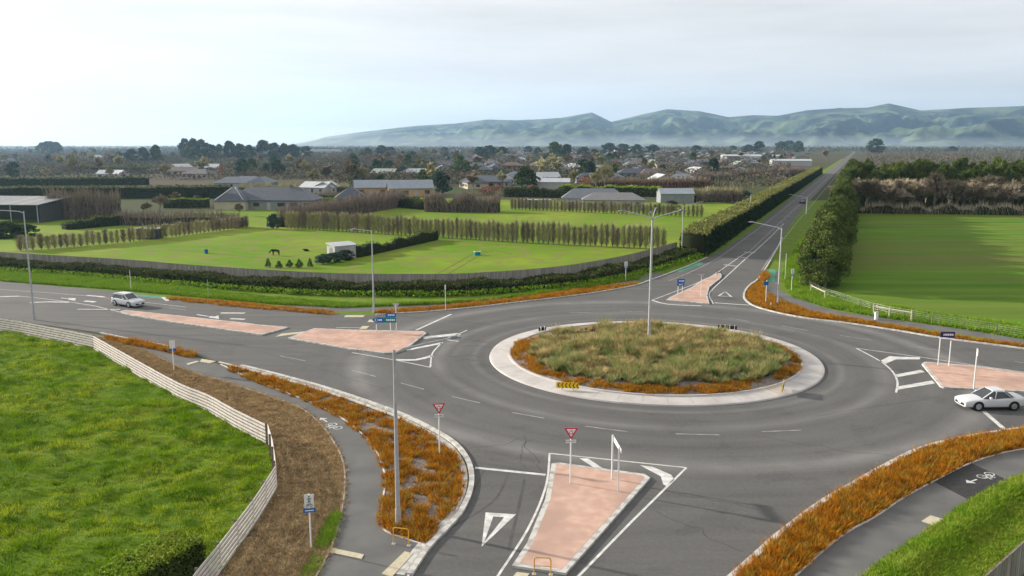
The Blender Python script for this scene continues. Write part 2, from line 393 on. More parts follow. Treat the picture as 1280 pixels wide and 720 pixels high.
# asphalt: worn lanes circling the roundabout and along the roads, patches, tar
RC = Vector((12.7, 73.4, 0)); ROUT, RIN = 14.75, 12.8
def asphalt():
    m = bpy.data.materials.new('asphalt'); m.use_nodes = True; t = m.node_tree; N = t.nodes.new; K = t.links.new
    b = t.nodes['Principled BSDF']; b.inputs['Roughness'].default_value = .9; b.inputs['Specular IOR Level'].default_value = .2
    g = N('ShaderNodeNewGeometry').outputs['Position']
    def noise(s, d=4, v=g):
        n_ = N('ShaderNodeTexNoise'); n_.inputs['Scale'].default_value = s; n_.inputs['Detail'].default_value = d; K(v, n_.inputs['Vector']); return n_.outputs['Fac']
    def mth(op, a, b_=None, c=None):
        x = N('ShaderNodeMath'); x.operation = op
        for i, q in enumerate((a, b_, c)):
            if q is None: continue
            if isinstance(q, (int, float)): x.inputs[i].default_value = q
            else: K(q, x.inputs[i])
        return x.outputs[0]
    sub = N('ShaderNodeVectorMath'); sub.operation = 'SUBTRACT'; K(g, sub.inputs[0]); sub.inputs[1].default_value = tuple(RC)
    ln = N('ShaderNodeVectorMath'); ln.operation = 'LENGTH'; K(sub.outputs[0], ln.inputs[0]); r_ = ln.outputs['Value']
    sx = N('ShaderNodeSeparateXYZ'); K(sub.outputs[0], sx.inputs[0])
    ang = mth('ARCTAN2', sx.outputs[1], sx.outputs[0])
    cb = N('ShaderNodeCombineXYZ'); K(mth('MULTIPLY', r_, .8), cb.inputs[0]); K(mth('MULTIPLY', ang, 1.4), cb.inputs[1])
    rings = noise(1.0, 4, cb.outputs[0])
    mask = N('ShaderNodeMapRange'); mask.inputs['From Min'].default_value = 27; mask.inputs['From Max'].default_value = 34; mask.inputs['To Min'].default_value = 1; mask.inputs['To Max'].default_value = 0; K(r_, mask.inputs['Value'])
    # tyre wear on the two lanes of the ring: pale grit between wheel paths
    def band(c, w): return mth('MAXIMUM', mth('SUBTRACT', 1.0, mth('DIVIDE', mth('ABSOLUTE', mth('SUBTRACT', r_, c)), w)), 0.0)
    grit = mth('ADD', mth('ADD', mth('MULTIPLY', band(19.4, .9), .5), mth('MULTIPLY', band(26.2, 1.5), .75)), mth('MULTIPLY', band(16.1, .5), .4))
    mp_ = N('ShaderNodeMapping'); mp_.inputs['Rotation'].default_value = (0, 0, R(9)); mp_.inputs['Scale'].default_value = (.06, 1.0, 1); K(g, mp_.inputs[0])
    lanes = noise(.9, 4, mp_.outputs[0])
    base = mth('ADD', mth('MULTIPLY', rings, mask.outputs[0]), mth('MULTIPLY', lanes, mth('SUBTRACT', 1.0, mask.outputs[0])))
    v = mth('ADD', mth('MULTIPLY', base, .065), .068)
    v = mth('ADD', v, mth('MULTIPLY', mth('MULTIPLY', mth('MULTIPLY', grit, mask.outputs[0]), noise(.35, 3)), .15))
    v = mth('ADD', v, mth('MULTIPLY', mth('SUBTRACT', noise(.12, 5), .5), .05))
    v = mth('ADD', v, mth('MULTIPLY', mth('SUBTRACT', noise(28, 2), .5), .06)); v = mth('ADD', v, mth('MULTIPLY', mth('SUBTRACT', noise(4.5, 6), .5), .04)); v = mth('ADD', v, mth('MULTIPLY', mth('GREATER_THAN', noise(.32, 8), .60), -.009))
    c = N('ShaderNodeCombineColor'); K(v, c.inputs[0]); K(mth('MULTIPLY', v, .985), c.inputs[1]); K(mth('MULTIPLY', v, .96), c.inputs[2])
    K(c.outputs[0], b.inputs['Base Color'])
    bp = N('ShaderNodeBump'); bp.inputs['Strength'].default_value = .35; bp.inputs['Distance'].default_value = .01; K(noise(45, 3), bp.inputs['Height']); K(bp.outputs[0], b.inputs['Normal'])
    return m
M['asphalt'] = asphalt()
def corrugated(name, c, scale=8.0, rot=0.0, depth=.35, metal=.0, rough=.5):
    """roof sheets / board lines drawn across the object's own axes"""
    m = bpy.data.materials.new(name); m.use_nodes = True; t = m.node_tree; N = t.nodes.new; K = t.links.new
    b = t.nodes['Principled BSDF']; b.inputs['Roughness'].default_value = rough; b.inputs['Metallic'].default_value = metal
    tc_ = N('ShaderNodeTexCoord'); w = N('ShaderNodeTexWave'); w.inputs['Scale'].default_value = scale; w.bands_direction = 'X' if not rot else 'Y'
    K(tc_.outputs['Object'], w.inputs['Vector']); bp = N('ShaderNodeBump'); bp.inputs['Strength'].default_value = depth; bp.inputs['Distance'].default_value = .05
    K(w.outputs['Fac'], bp.inputs['Height']); K(bp.outputs[0], b.inputs['Normal'])
    n_ = N('ShaderNodeTexNoise'); n_.inputs['Scale'].default_value = .6; n_.inputs['Detail'].default_value = 4; K(tc_.outputs['Object'], n_.inputs['Vector'])
    r_ = N('ShaderNodeMapRange'); r_.inputs['To Min'].default_value = .8; r_.inputs['To Max'].default_value = 1.2; K(n_.outputs['Fac'], r_.inputs['Value'])
    hs = N('ShaderNodeHueSaturation'); hs.inputs['Color'].default_value = (*c, 1); K(r_.outputs[0], hs.inputs['Value']); K(hs.outputs[0], b.inputs['Base Color'])
    return m
ROOFS = {'pale steel': (.25, .285, .33), 'mid grey': (.17, .165, .165), 'light grey': (.13, .15, .175), 'slate blue': (.045, .058, .08), 'dark grey': (.045, .045, .05), 'brown': (.12, .085, .07), 'white': (.42, .44, .46), 'terracotta': (.22, .11, .08), 'pale green': (.22, .26, .23)}
for k_, c_ in ROOFS.items(): M['roof ' + k_] = corrugated('roof_' + k_.replace(' ', '_'), c_)
WALLS = {'white': (.42, .415, .40), 'cream': (.48, .43, .33), 'grey': (.26, .27, .28), 'brick': (.24, .14, .11), 'timber': (.50, .34, .20)}
for k_, c_ in WALLS.items(): M['wall ' + k_] = mat('wall_' + k_, c_, .85, tuple(x * .85 for x in c_), 1.0)

# ================================================================== SETTING
def struct(name, mb, m, sm=False): return tag(mb.build(name, m, None, sm), kind='structure')
# base ground: one sheet to the horizon
xs = np.concatenate([-np.geomspace(13000, 60, 26), np.linspace(-50, 50, 8), np.geomspace(60, 13000, 26)])
ys = np.concatenate([[-13000, -4000, -1000, -200], np.linspace(0, 200, 12), np.geomspace(240, 13000, 30)])
gx, gy = np.meshgrid(xs, ys); nx, ny = len(xs), len(ys)
V = np.stack([gx.ravel(), gy.ravel(), np.zeros(gx.size)], 1)
ii = (np.arange(ny - 1)[:, None] * nx + np.arange(nx - 1)[None]).ravel()
ground = tag(link('ground', fast('ground', V, np.stack([ii, ii + 1, ii + nx + 1, ii + nx], 1), M['land'])), kind='structure')

WALL_PX = [(-260, 312), (-120, 321), (0, 332), (150, 342), (250, 351), (400, 361), (520, 363), (600, 361), (700, 352), (780, 337), (846, 318)]
WALL = smooth(GL(WALL_PX), 10)
# green fields behind the paling fence and east of the highway
fld = GL([(-200, 318), (-60, 327)]) + GL(WALL_PX[2:]) + GL([(880, 296), (935, 258), (880, 250), (790, 254), (640, 250), (560, 248), (500, 246), (420, 252), (300, 262), (160, 270), (50, 262), (-200, 262)])
struct('paddock_grass', MB().poly(fld, .004), M['field'])
FR = GL([(1018, 372), (1030, 335), (1052, 266), (1320, 270), (1700, 285), (1700, 470), (1400, 446), (1280, 424), (1180, 407), (1100, 392), (1050, 380)])
struct('east_field', MB().poly(FR, .006), M['field_r'])
# verge west: between fence and road
UD = Vector((math.sin(R(22.6)), math.cos(R(22.6)), 0))
def far(px, py, px2, py2, L_=1700):   # a point far along the line through two pixels
    a, b = G(px, py), G(px2, py2); return a + (b - a).normalized() * L_
tk = MB(); TL = smooth(GL([(545, 347), (572, 332), (596, 318), (612, 313)]), 5)
for k in (-.8, .8): tk.ribbon(offset(TL, k), .3, .010)
tk2 = smooth(GL([(640, 318), (618, 313), (598, 316)]), 5); tk.ribbon(tk2, .3, .0115); TL = smooth(GL([(210, 312), (300, 320), (380, 326), (398, 330)]), 5); tk.ribbon(TL, .4, .010)
struct('field_tracks', tk, M['track'])
# --- the road surface
NL = GL([(795, 357), (815, 350), (840, 341), (872, 328), (905, 311), (940, 287), (975, 258.5)])
NLfar = G(975, 258.5) + UD * 2600
NR0 = G(1012, 251)
NRfar = NR0 + UD * 2600
nl_edge = GL([(470, 394), (560, 388), (660, 377), (740, 367)]) + NL
left_top = GL([(-300, 318), (-150, 336), (0, 351), (60, 357), (140, 364), (200, 371), (250, 377), (330, 385), (420, 393)])
nr_edge = GL([(985, 285), (970, 312), (950, 345), (936, 357), (929, 367), (931, 376), (945, 384.5), (975, 392.5), (1010, 399), (1060, 405), (1120, 414), (1180, 424), (1280, 437), (1420, 458), (1560, 480)])
KERB_SE = GL([(880, 750), (912.8, 720), (941.5, 694.5), (970, 669), (1021, 630.5), (1059.7, 608), (1098, 586), (1142.8, 563.5), (1187.5, 550.7), (1251, 539.5), (1310, 532), (1420, 520), (1560, 512)])
KERB_SW = GL([(508, 719.5), (531.7, 685), (557, 659), (573, 640), (584.4, 614.6), (586, 592), (579.6, 573), (563.6, 554), (531.7, 534.7), (490, 515.6), (416.7, 490), (350, 471), (300, 458.5)])
left_bot = GL([(275, 452.5), (245, 444.5), (205, 433), (160, 424.5), (120, 415.5), (60, 407), (0, 399), (-150, 380), (-320, 362)])
NLs, NRs = smooth(nl_edge, 5), smooth([NR0] + nr_edge, 5)
KSE, KSW = smooth(KERB_SE, 6), smooth(KERB_SW, 6)
LTs = smooth(left_top, 4); LBs = smooth(left_bot, 4)
road_poly = LTs + NLs + [NLfar, NRfar] + NRs + list(reversed(KSE)) + [G(500, 735)] + KSW + LBs
struct('road', MB().poly(road_poly, .020), M['asphalt'])

# --- verge sheets
hedge_base = offset(WALL, -.4)
vw = [p for p in WALL] + [G(875, 322), G(975, 256)] + list(reversed(NLs)) + list(reversed(LTs))
struct('west_verge', MB().poly(vw, .008), M['verge'])
nv = [G(862, 326), G(905, 311), G(940, 287), G(975, 258.5), G(975, 258.5) + UD * 900, G(962, 258.5) + UD * 900, G(950, 262)]
struct('highway_verge', MB().poly(nv, .010), M['verge'])
ve = NRs[0:22] + GL([(1010, 399), (1060, 405), (1120, 414), (1180, 424), (1280, 437), (1560, 480)]) + GL([(1560, 455), (1280, 424), (1180, 407), (1100, 392), (1050, 380), (1020, 368), (1012, 350), (1020, 300), (1045, 250)])
struct('east_verge', MB().poly(ve, .010), M['verge'])

# --- shared paths
PL = smooth(GL([(60, 409), (118, 421), (150, 429), (190, 443), (230, 462), (285, 479), (330, 494), (372, 509), (397.5, 528), (416.7, 554), (428, 579.5), (429.5, 611), (424.7, 643), (413.5, 681.7), (394, 720), (378, 750)]), 5)
PR = smooth(GL([(62, 408.5), (120, 418), (160, 427), (205, 436.5), (245, 446.5), (275, 456), (310, 473), (340, 485), (378, 499.6), (413.5, 515.6), (442, 534.7), (464.6, 557), (475.8, 579.5), (480.6, 602), (477.4, 624), (474.8, 649.7), (477.4, 661), (490, 669), (512.5, 677), (531.7, 686), (512, 716), (500, 740)]), 5)
struct('shared_path', MB().poly(PL + list(reversed(PR)), .012), M['path'])
EL = smooth(GL([(970, 740), (992.6, 720), (1027.8, 688), (1059.7, 664), (1091.7, 646.5), (1130, 621), (1165, 602), (1203, 582.7), (1238.6, 569.9), (1280, 561), (1400, 545), (1560, 532)]), 5)
ER = smooth(GL([(1060, 740), (1079, 720), (1123.6, 688), (1171.5, 656), (1206.7, 630.5), (1245, 609.8), (1280, 593.8), (1400, 565), (1560, 548)]), 5)
struct('east_shared_path', MB().poly(EL + list(reversed(ER)), .012), M['path'])
dp = GL([(1140, 621), (1165, 604), (1240, 603), (1207, 629)])
dark_patch = mat('fresh_asphalt', (.055, .055, .056), .9, (.045, .045, .045), 3)
struct('path_patch', MB().poly(GL([(1166, 602), (1213, 578.5), (1262, 601.5), (1213, 626)]), .016), dark_patch)
# footpath behind the north-east bed and north-west bed
NEP = smooth(GL([(958, 338), (950, 352), (956, 364), (985, 377), (1020, 389), (1070, 398), (1130, 407), (1200, 417), (1280, 430), (1420, 450)]), 5)
struct('east_footpath', MB().ribbon(offset(NEP, 1.0), 2.6, .014), M['path'])
NWP = smooth(GL([(350, 383), (400, 386), (440, 388), (500, 386), (560, 381.5), (640, 373), (720, 362), (790, 352), (830, 342)]), 5)
struct('west_footpath', MB().ribbon(offset(NWP, .4), 2.2, .014), M['path'])

# --- kerbs (solid, 130 mm)
kb = MB()
kb.ribbon(offset(KSW, -.15), .30, 0, h=.15); kb.ribbon(offset(KSE, -.15), .32, 0, h=.15)
struct('kerb', kb, M['kerb'])
kb = MB().ribbon(offset(KSW, .30), .42, .026); struct('gutter', kb, M['kerb'])
kb = MB(); kb.ribbon(offset(NRs[7:], .12), .24, 0, h=.14); struct('east_kerb', kb, M['kerb'])
kb = MB(); kb.ribbon(offset(NLs[:38], .1), .2, 0, h=.12); kb.ribbon(offset(LTs[-9:], .1), .2, 0, h=.12); struct('west_kerb', kb, M['kerb'])
kb = MB(); kb.ribbon(offset(smooth(GL([(275, 452.5), (300, 458.5), (350, 471)]), 4), -.1), .24, 0, h=.05)
kb.ribbon(offset(smooth(GL([(125, 417), (160, 424.5), (205, 433), (240, 443)]), 4), .1), .22, 0, h=.12); struct('south_west_kerb', kb, M['kerb'])
kb = MB(); kb.ribbon(offset(EL, -.06), .10, .013, h=.05); kb.ribbon(offset(PR[25:], .05), .09, .013, h=.05); kb.ribbon(offset(PL[15:], .05), .09, .013, h=.03)
struct('path_edging', kb, M['rail_wood'])

# --- roundabout: concrete apron with a real lip, planted centre
ap = MB(); n = 96; zs = [(ROUT, .02), (ROUT - .05, .12), (ROUT - .25, .15), (RIN + .22, .24), (RIN + .20, .34), (RIN, .34), (RIN, .1)]
vs = [(RC.x + r_ * math.cos(2 * math.pi * i / n), RC.y + r_ * math.sin(2 * math.pi * i / n), z) for r_, z in zs for i in range(n)]
fs = [(k * n + i, k * n + (i + 1) % n, (k + 1) * n + (i + 1) % n, (k + 1) * n + i) for k in range(len(zs) - 1) for i in range(n)]
ap.add(vs, fs); struct('roundabout_apron', ap, M['concrete'])
jb = MB()
for i in range(48):
    a = 2 * math.pi * i / 48 + .05; c_, s_ = math.cos(a), math.sin(a)
    jb.add([(RC.x + r_ * c_ - s_ * w, RC.y + r_ * s_ + c_ * w, z) for r_, z, w in ((ROUT - .27, .154, -.012), (ROUT - .27, .154, .012), (RIN + .24, .244, .012), (RIN + .24, .244, -.012))], [(0, 1, 2, 3)])
struct('apron_joints', jb, mat('joint', (.22, .21, .20), .9))
def mound_z(x, y):
    r_ = np.sqrt((x - RC.x) ** 2 + (y - RC.y) ** 2) / RIN
    return .28 + .42 * np.clip(1 - r_ ** 2, 0, 1) ** .8
q = np.linspace(0, 1, 24) * RIN; a_ = np.linspace(0, 2 * np.pi, 65)[:-1]
qq, aa = np.meshgrid(q, a_, indexing='ij'); X = RC.x + qq * np.cos(aa); Y = RC.y + qq * np.sin(aa)
V = np.stack([X.ravel(), Y.ravel(), mound_z(X, Y).ravel()], 1)
ii, jj = np.meshgrid(np.arange(23), np.arange(64), indexing='ij'); a0 = (ii * 64 + jj).ravel(); a1 = (ii * 64 + (jj + 1) % 64).ravel()
tag(link('roundabout_soil', fast('roundabout_soil', V, np.stack([a0, a0 + 64, a1 + 64, a1], 1), M['soil'], smoothf=True)), kind='structure')

# --- splitter islands: kerb rim and pink surface
ISL = {
 'W1': [(149, 391), (157, 389), (210, 394.5), (310, 405.5), (320, 407), (361, 410.5), (327, 420), (310, 417.5), (210, 403), (165, 395.5)],
 'W2': [(360, 424), (392.5, 412), (440, 413.7), (530, 415.8), (533, 418), (507, 438), (493, 442.5), (480, 443), (440, 438)],
 'S': [(689.5, 582), (699, 581), (806, 595.4), (812.5, 600), (760, 660), (707, 720), (640, 710.5), (659, 681.6), (681.5, 627)],
 'N': [(833, 376), (836.7, 373), (865, 360), (876.7, 351.7), (896.7, 343), (900, 342.5), (902.5, 344), (901.7, 348), (893, 355), (886.7, 360), (884, 370), (886.7, 381)],
 'E': [(1152, 456.4), (1156, 454), (1216, 459), (1280, 468), (1400, 486), (1400, 493), (1280, 491.3), (1179, 486), (1175, 484.5)],
}
for k_, nm in (('W1', 'west_island'), ('W2', 'inner_west_island'), ('S', 'south_island'), ('N', 'north_island'), ('E', 'east_island')):
    P = GL(ISL[k_]); P = [p for p in P]
    z1 = .15
    struct(nm + '_kerb', MB().prism(P, .0, z1), M['kerb'])
    w_ = .28 if k_ == 'S' else .22
    struct(nm, MB().poly(inset(P, w_), z1 + .004), M['pink'])

tm = MB()
def crack(a, b, n=14, amp=.5, w=.035):
    a, b = G(*a), G(*b); t = (b - a); nn_ = Vector((-t.y, t.x, 0)).normalized(); o_ = 0; pts = []
    for i in range(n + 1): o_ += random.gauss(0, amp / 3); pts.append(a + t * i / n + nn_ * o_)
    tm.ribbon(pts, w, .0225)
for a_, b_ in [((655, 545), (672, 590)), ((668, 548), (662, 588)), ((760, 600), (950, 632)), ((590, 560), (660, 548)), ((940, 545), (1150, 570)), ((300, 430), (470, 490)), ((60, 372), (300, 425)), ((905, 345), (950, 300)), ((1020, 520), (1190, 500)), ((820, 640), (930, 690))]: crack(a_, b_)
struct('tar_seams', tm, M['tar'])
tm = MB()
SZ = [.0222]
def scuff(px, w):
    ln_ = smooth(GL(px), 6)
    for k in (-.75, .75): SZ[0] += .0001; tm.ribbon(offset(ln_, k), w, SZ[0])
for px_, w_ in [([(575, 431), (600, 430), (625, 434), (640, 440)], .16), ([(565, 449), (585, 447), (600, 449)], .2), ([(655, 690), (665, 640), (672, 600)], .16), ([(540, 660), (600, 625), (620, 590)], .14)]: scuff(px_, w_)
struct('tyre_marks', tm, M['scuff'])

# --- painted markings
mk = MB(); wk = MB(); ZM = .026
def line(px, w=.12, k=1, z=ZM): mk.ribbon(smooth(GL(px), k) if k > 1 else GL(px), w, z)
def poly(px, z=ZM): mk.poly(GL(px), z)
# ring lane dashes
for d in [((350, 445), (382, 451.5)), ((440, 463), (470, 471)), ((501, 479), (530, 487)), ((565, 496), (600, 504)), ((640, 516), (680, 523)), ((731, 533), (784, 540)),
          ((844.5, 542.7), (899, 544)), ((953, 540), (1001, 538)), ((976, 407.5), (1010, 413.5)), ((1050, 419.5), (1090, 425.5)), ((1135, 432.5), (1177, 438.7)), ((1268, 452), (1292, 456)),
          ((712, 391), (740, 391)), ((775, 389), (805, 390)), ((909, 397.5), (937, 402)), ((212, 385), (233, 388))]: wk.ribbon(GL(d), .12, ZM)
# north approach
line([(893, 378.7), (937, 381.7)], .3); line([(815, 375.5), (835, 380.5), (877, 382.5)], .3, 3)
line([(815, 375.5), (866, 356), (890, 345), (925, 321), (935, 315)], .13, 3)
line([(891.7, 380), (886.7, 370), (890, 362.5), (911, 343), (935, 321), (945, 313)], .16, 4)
for b in [((905, 331), (921, 333)), ((922, 321), (935, 323)), ((930, 315), (944, 316))]: line(b, .45)
a, b = G(935, 316), G(945, 313)
wk.ribbon([a, a + UD * 60, a + UD * 500], .12, ZM)
c0 = a + Vector((UD.y, -UD.x, 0)) * 1.1; mk.ribbon([G(945, 313), c0 + UD * 28, c0 + UD * 60], .12, ZM)
for i in range(90): wk.ribbon([a + Vector((UD.y, -UD.x, 0)) * .55 + UD * (40 + i * 10), a + Vector((UD.y, -UD.x, 0)) * .55 + UD * (43 + i * 10)], .13, ZM)
e0 = G(997, 277); wk.ribbon(smooth([G(952, 338), G(968, 314), e0], 4) + [e0 + UD * 700], .14, ZM)
e1 = G(960, 277); wk.ribbon(smooth([G(836, 351), G(868, 338), G(900, 321), G(925, 303), e1], 4) + [e1 + UD * 700], .14, ZM)
line([(898, 370), (914, 371), (906.7, 364.7), (898, 370)], .3)
# south approach
line([(594, 585), (682, 594)], .28); line([(687, 567), (684.5, 598), (676, 627), (659.5, 662.5), (640, 694), (622.7, 720), (610, 742)], .13, 4)
line([(686, 567), (858, 585)], .13); line([(858, 585), (790, 652), (724, 720), (700, 745)], .14)
poly([(724, 573), (735, 573.6), (757, 588), (744, 586)]); poly([(800, 582), (816, 584), (839, 594), (843, 600), (833, 608), (829, 606), (826, 596)])
t3 = GL([(607, 641), (645, 643.5), (602, 684)]); mk.poly(t3, ZM)
hole = inset(t3, .42)
# west approach
line([(520, 413), (564, 393)], .28); poly([(529, 424), (530, 421), (573, 416.5), (576, 419)]); line([(584, 413), (570, 419), (559, 425)], .16)
line([(507, 438), (530, 433.5), (552.5, 429)], .5, 2); line([(494, 450), (520, 450), (540, 445)], .5, 3)
line([(553, 428), (547, 434), (540, 443), (538, 459)], .14, 4); line([(440, 441), (491.7, 450), (538, 459.5)], .13, 2); line([(559, 425), (573, 427)], .2)
line([(0, 371), (24, 370.4)], .5); line([(24, 370.5), (42, 372), (90, 378), (120, 383), (149, 390)], .14); line([(37.5, 378.4), (60, 377.5), (87, 378)], .5); line([(97, 386.7), (150, 387)], .3)
line([(0, 362), (60, 366), (120, 371), (180, 378), (233, 384)], .1)
line([(108, 369.5), (130, 371.3)], .6); line([(106, 376.4), (119, 377.7)], .6); poly([(86, 372.6), (95, 373), (94, 376), (85, 374.8)]); line([(76, 372.5), (88, 374)], .2)
poly([(258, 394.8), (268, 396), (273, 394.5), (274, 399), (262, 397.3)]); line([(246, 393.4), (262, 396)], .25); line([(288, 398.5), (306, 399.4)], .5); line([(276, 391.4), (306, 391.6)], .5)
poly([(201, 371.5), (206, 371.5), (212, 375.8), (207, 376.4)])
line([(420, 409.6), (450, 410)], .13)
# east approach
line([(1070, 435.5), (1099, 451), (1115, 464), (1121.8, 477.7), (1120, 491)], .16, 4)
line([(1070, 435.5), (1150, 446.5), (1216, 456.5), (1280, 465.5), (1400, 484)], .12)
poly([(1099, 452), (1112, 445.5), (1119, 446), (1150, 447), (1150, 449.5), (1120, 449.5), (1107, 455)])
poly([(1120, 472), (1119.5, 468.5), (1151, 462.5), (1156, 465.5)]); poly([(1122, 487.5), (1122, 483.5), (1165, 476), (1169, 479.5)])
line([(1229.7, 514.7), (1258, 539)], .32)
struct('road_markings', mk, M['paint']); struct('lane_dashes', wk, M['paint_worn'])
struct('give_way_triangle_centre', MB().poly(hole, .030), M['asphalt'])
gp = MB(); gp.ribbon(GL([(163, 368.3), (200, 372), (212, 374.5)]), .8, .023)
gp.poly(GL([(845, 339), (858, 333.5), (874, 327.5), (879, 330), (866, 335), (850, 340)]), .023); gp.poly(GL([(955, 351), (968, 352), (970, 337), (958, 336.5)]), .027)
struct('cycle_lane_paint', gp, M['green_paint'])
# tactile pavers / cut-down crossings
tp = MB()
for q4 in ([(411, 685), (455, 694), (452, 699.5), (408, 690.5)], [(506, 690), (516, 693), (490, 722), (477, 718)], [(1163, 645), (1180, 650), (1168, 657.5), (1152, 652)], [(646, 716), (662, 718), (657, 724), (641, 722)],
           [(432, 394.5), (456, 394.5), (454, 396.8), (430, 396.8)], [(462, 400), (471, 400), (469, 403), (459, 403)], [(453, 408), (462, 408), (458, 411.5), (449, 411.5)],
           [(344, 421.5), (352, 417.5), (383, 414.5), (376, 417)], [(233, 455), (246, 451.5), (249, 452.5), (236, 456.5)], [(252, 449), (270, 452), (262, 454.5), (250, 452.5)], [(1138, 412), (1152, 414), (1150, 416), (1136, 414)], [(944, 361.5), (956, 362), (955, 365), (943, 364)]):
    P = GL(q4); tp.prism(P, .012, .045)
struct('tactile_pavers', tp, mat('tactile', (.50, .46, .33), .85, (.42, .38, .28), 5, bump=.6, bscale=14, bdist=.02))
struct('island_cut_through', MB().poly(GL([(330, 420.5), (362, 411), (388, 413), (358, 423.5)]), .024), M['path'])

# bicycle symbols painted on the paths
def bike_symbol(name, c, ang, s):
    mb = MB(); ca, sa = math.cos(ang), math.sin(ang)
    def T(x, y): return Vector((c.x + (x * ca - y * sa) * s, c.y + (x * sa + y * ca) * s, .022))
    for cx in (-.45, .45):
        ring = [T(cx + .3 * math.cos(i * math.pi / 8), .3 * math.sin(i * math.pi / 8)) for i in range(17)]; mb.ribbon(ring, .075 * s)
    for pp in ([(-.45, 0), (-.15, .42), (.32, .42), (.45, 0)], [(-.15, .42), (0, 0), (.32, .42)], [(-.45, 0), (0, 0)], [(-.25, .52), (-.08, .52)], [(.32, .42), (.36, .56), (.22, .58)]): mb.ribbon([T(*p_) for p_ in pp], .08 * s)
    mb.ribbon([T(1.9, .1), T(1.2, .1)], .12 * s); mb.poly([T(1.9, .45), T(2.4, .1), T(1.9, -.25)])
    return tag(mb.build(name, M['paint']), kind='structure')
p0, p1 = G(419, 533), G(402, 522); d_ = p1 - p0; bike_symbol('bicycle_marking', p0, math.atan2(d_.y, d_.x), .95)
p0, p1 = G(1232, 594.5), G(1212, 601.5); d_ = p1 - p0; bike_symbol('bicycle_marking', p0, math.atan2(d_.y, d_.x), .85)

# ------------------------------------------------------------------ planting beds (uncountable plants: stuff)
def stuff(name, V, Fc, m): return tag(link(name, fast(name, V, Fc, m)), kind='stuff')
def bed(name, P, n, h, soil=True, nb=16, w=.05, z=.03, patch=True, base=.28, thr=.36):
    if soil: struct(name.replace('planting', 'bed').replace('plants', 'bed') + '_soil', MB().poly(P, z), M['soil'])
    S = scatter(P, n)
    if patch:
        k = fbm(S[:, 0] * 1.7, S[:, 1] * 1.7, 4, 3) > thr; S = S[k]
    hh = h * RNG.uniform(.6, 1.25, len(S)) * (.65 + .7 * fbm(S[:, 0] * .6 + 9, S[:, 1] * .6, 3, 5)); V, Fc = tufts(S, hh, w, nb, .9, base)
    V[:, 2] += z
    return tag(stuff(name, V, Fc, M['orange']), 'bronze orange sedge planting')
# big bed south-west
P = offset(smooth(GL([(557, 657), (573, 638), (583, 614.6), (584.5, 592), (578, 574), (562, 555.5), (530, 536.5), (488, 517.5), (415, 492), (350, 473), (302, 460.5)]), 4), .35)
innr = smooth(GL([(277, 456), (278, 460), (310, 474.5), (340, 487), (378, 501.5), (413.5, 517.5), (441, 536.5), (463, 558), (474, 580.5), (479, 602), (476, 624), (473.5, 649.7), (477, 660), (490, 667.5), (512, 675.5), (531, 680)]), 4)
innr = offset(innr, .1)
tag(bed('sedge_planting', P + innr, 4600, .26, thr=.455, base=.22), kind='stuff')
P = list(smooth(GL([(130, 421), (160, 426), (200, 433.5), (232, 441), (243, 444), (238, 447.5), (205, 439), (165, 431.5), (140, 426)]), 3))
bed('sedge_planting', P, 420, .35, patch=False)
# south-east bed
P = offset(KSE[:-1], -.42) + list(reversed(offset(EL, .12)))
bed('sedge_planting', P, 7000, .36, patch=True)
# strips along the west verge
P = smooth(GL([(205, 373.5), (250, 379.5), (330, 387), (420, 394.5)]), 4) + list(reversed(smooth(GL([(215, 372.5), (252, 375), (330, 382), (418, 390.5)]), 4)))
bed('sedge_planting', [p for p in P], 700, .26, patch=False)
P = smooth(GL([(470, 393.5), (560, 387.5), (660, 376.5), (740, 366.5), (796, 356.5)]), 4) + list(reversed(smooth(GL([(473, 388.8), (560, 382.8), (655, 372), (735, 361), (796, 354)]), 4)))
bed('sedge_planting', offset(P[:17], .15) + P[17:], 1500, .28, patch=False)
# north-east nose and strip
P = offset(smooth(GL([(950, 352), (940, 357.5), (932.5, 366), (934, 375), (947, 383), (975, 391), (1010, 397.5), (1060, 403.5), (1120, 412.5), (1180, 422.5), (1280, 435.5), (1420, 456)]), 4), .2)
P2 = smooth(GL([(953, 357), (958, 366), (985, 379.5), (1020, 391.5), (1070, 400), (1130, 410.5), (1200, 422), (1280, 432.5), (1420, 452)]), 4)
bed('sedge_planting', P + list(reversed(P2)), 2100, .3, patch=False)
P = GL([(950, 351), (956, 352), (961, 347), (957, 340), (951, 346)]); bed('sedge_planting', P, 120, .4, patch=False)
# roundabout: orange ring in front, tussock everywhere
S = scatter([RC + Vector((RIN * math.cos(i * .1), RIN * math.sin(i * .1), 0)) for i in range(63)], 5200)
rr = np.hypot(S[:, 0] - RC.x, S[:, 1] - RC.y); an = np.arctan2(S[:, 1] - RC.y, S[:, 0] - RC.x)
wob = .6 * (fbm(np.cos(an) * 4 + 9, np.sin(an) * 4 + 9, 3, 2) - .5)
front = (np.sin(an) < .28)
edge = RIN - 1.35 + wob * 2 - .75 * np.clip(np.sin(an) + .1, 0, 1)
ring = (rr > edge) & (rr < RIN - .12) & ((an < .35) | (an > 2.7)) & (fbm(S[:, 0] * 1.2, S[:, 1] * 1.2, 3, 8) > .43)
So = np.concatenate([S[ring]] + [S[ring] + RNG.normal(0, .25, S[ring].shape) for _ in range(2)]); So = So[np.hypot(So[:, 0] - RC.x, So[:, 1] - RC.y) < RIN - .1]
So = np.column_stack([So, mound_z(So[:, 0], So[:, 1])])
V, Fc = tufts(So, .28, .05, 16, .9, .28); tag(stuff('sedge_ring', V, Fc, M['orange']), 'orange sedges round the roundabout edge')
tus = (rr < edge - .15)
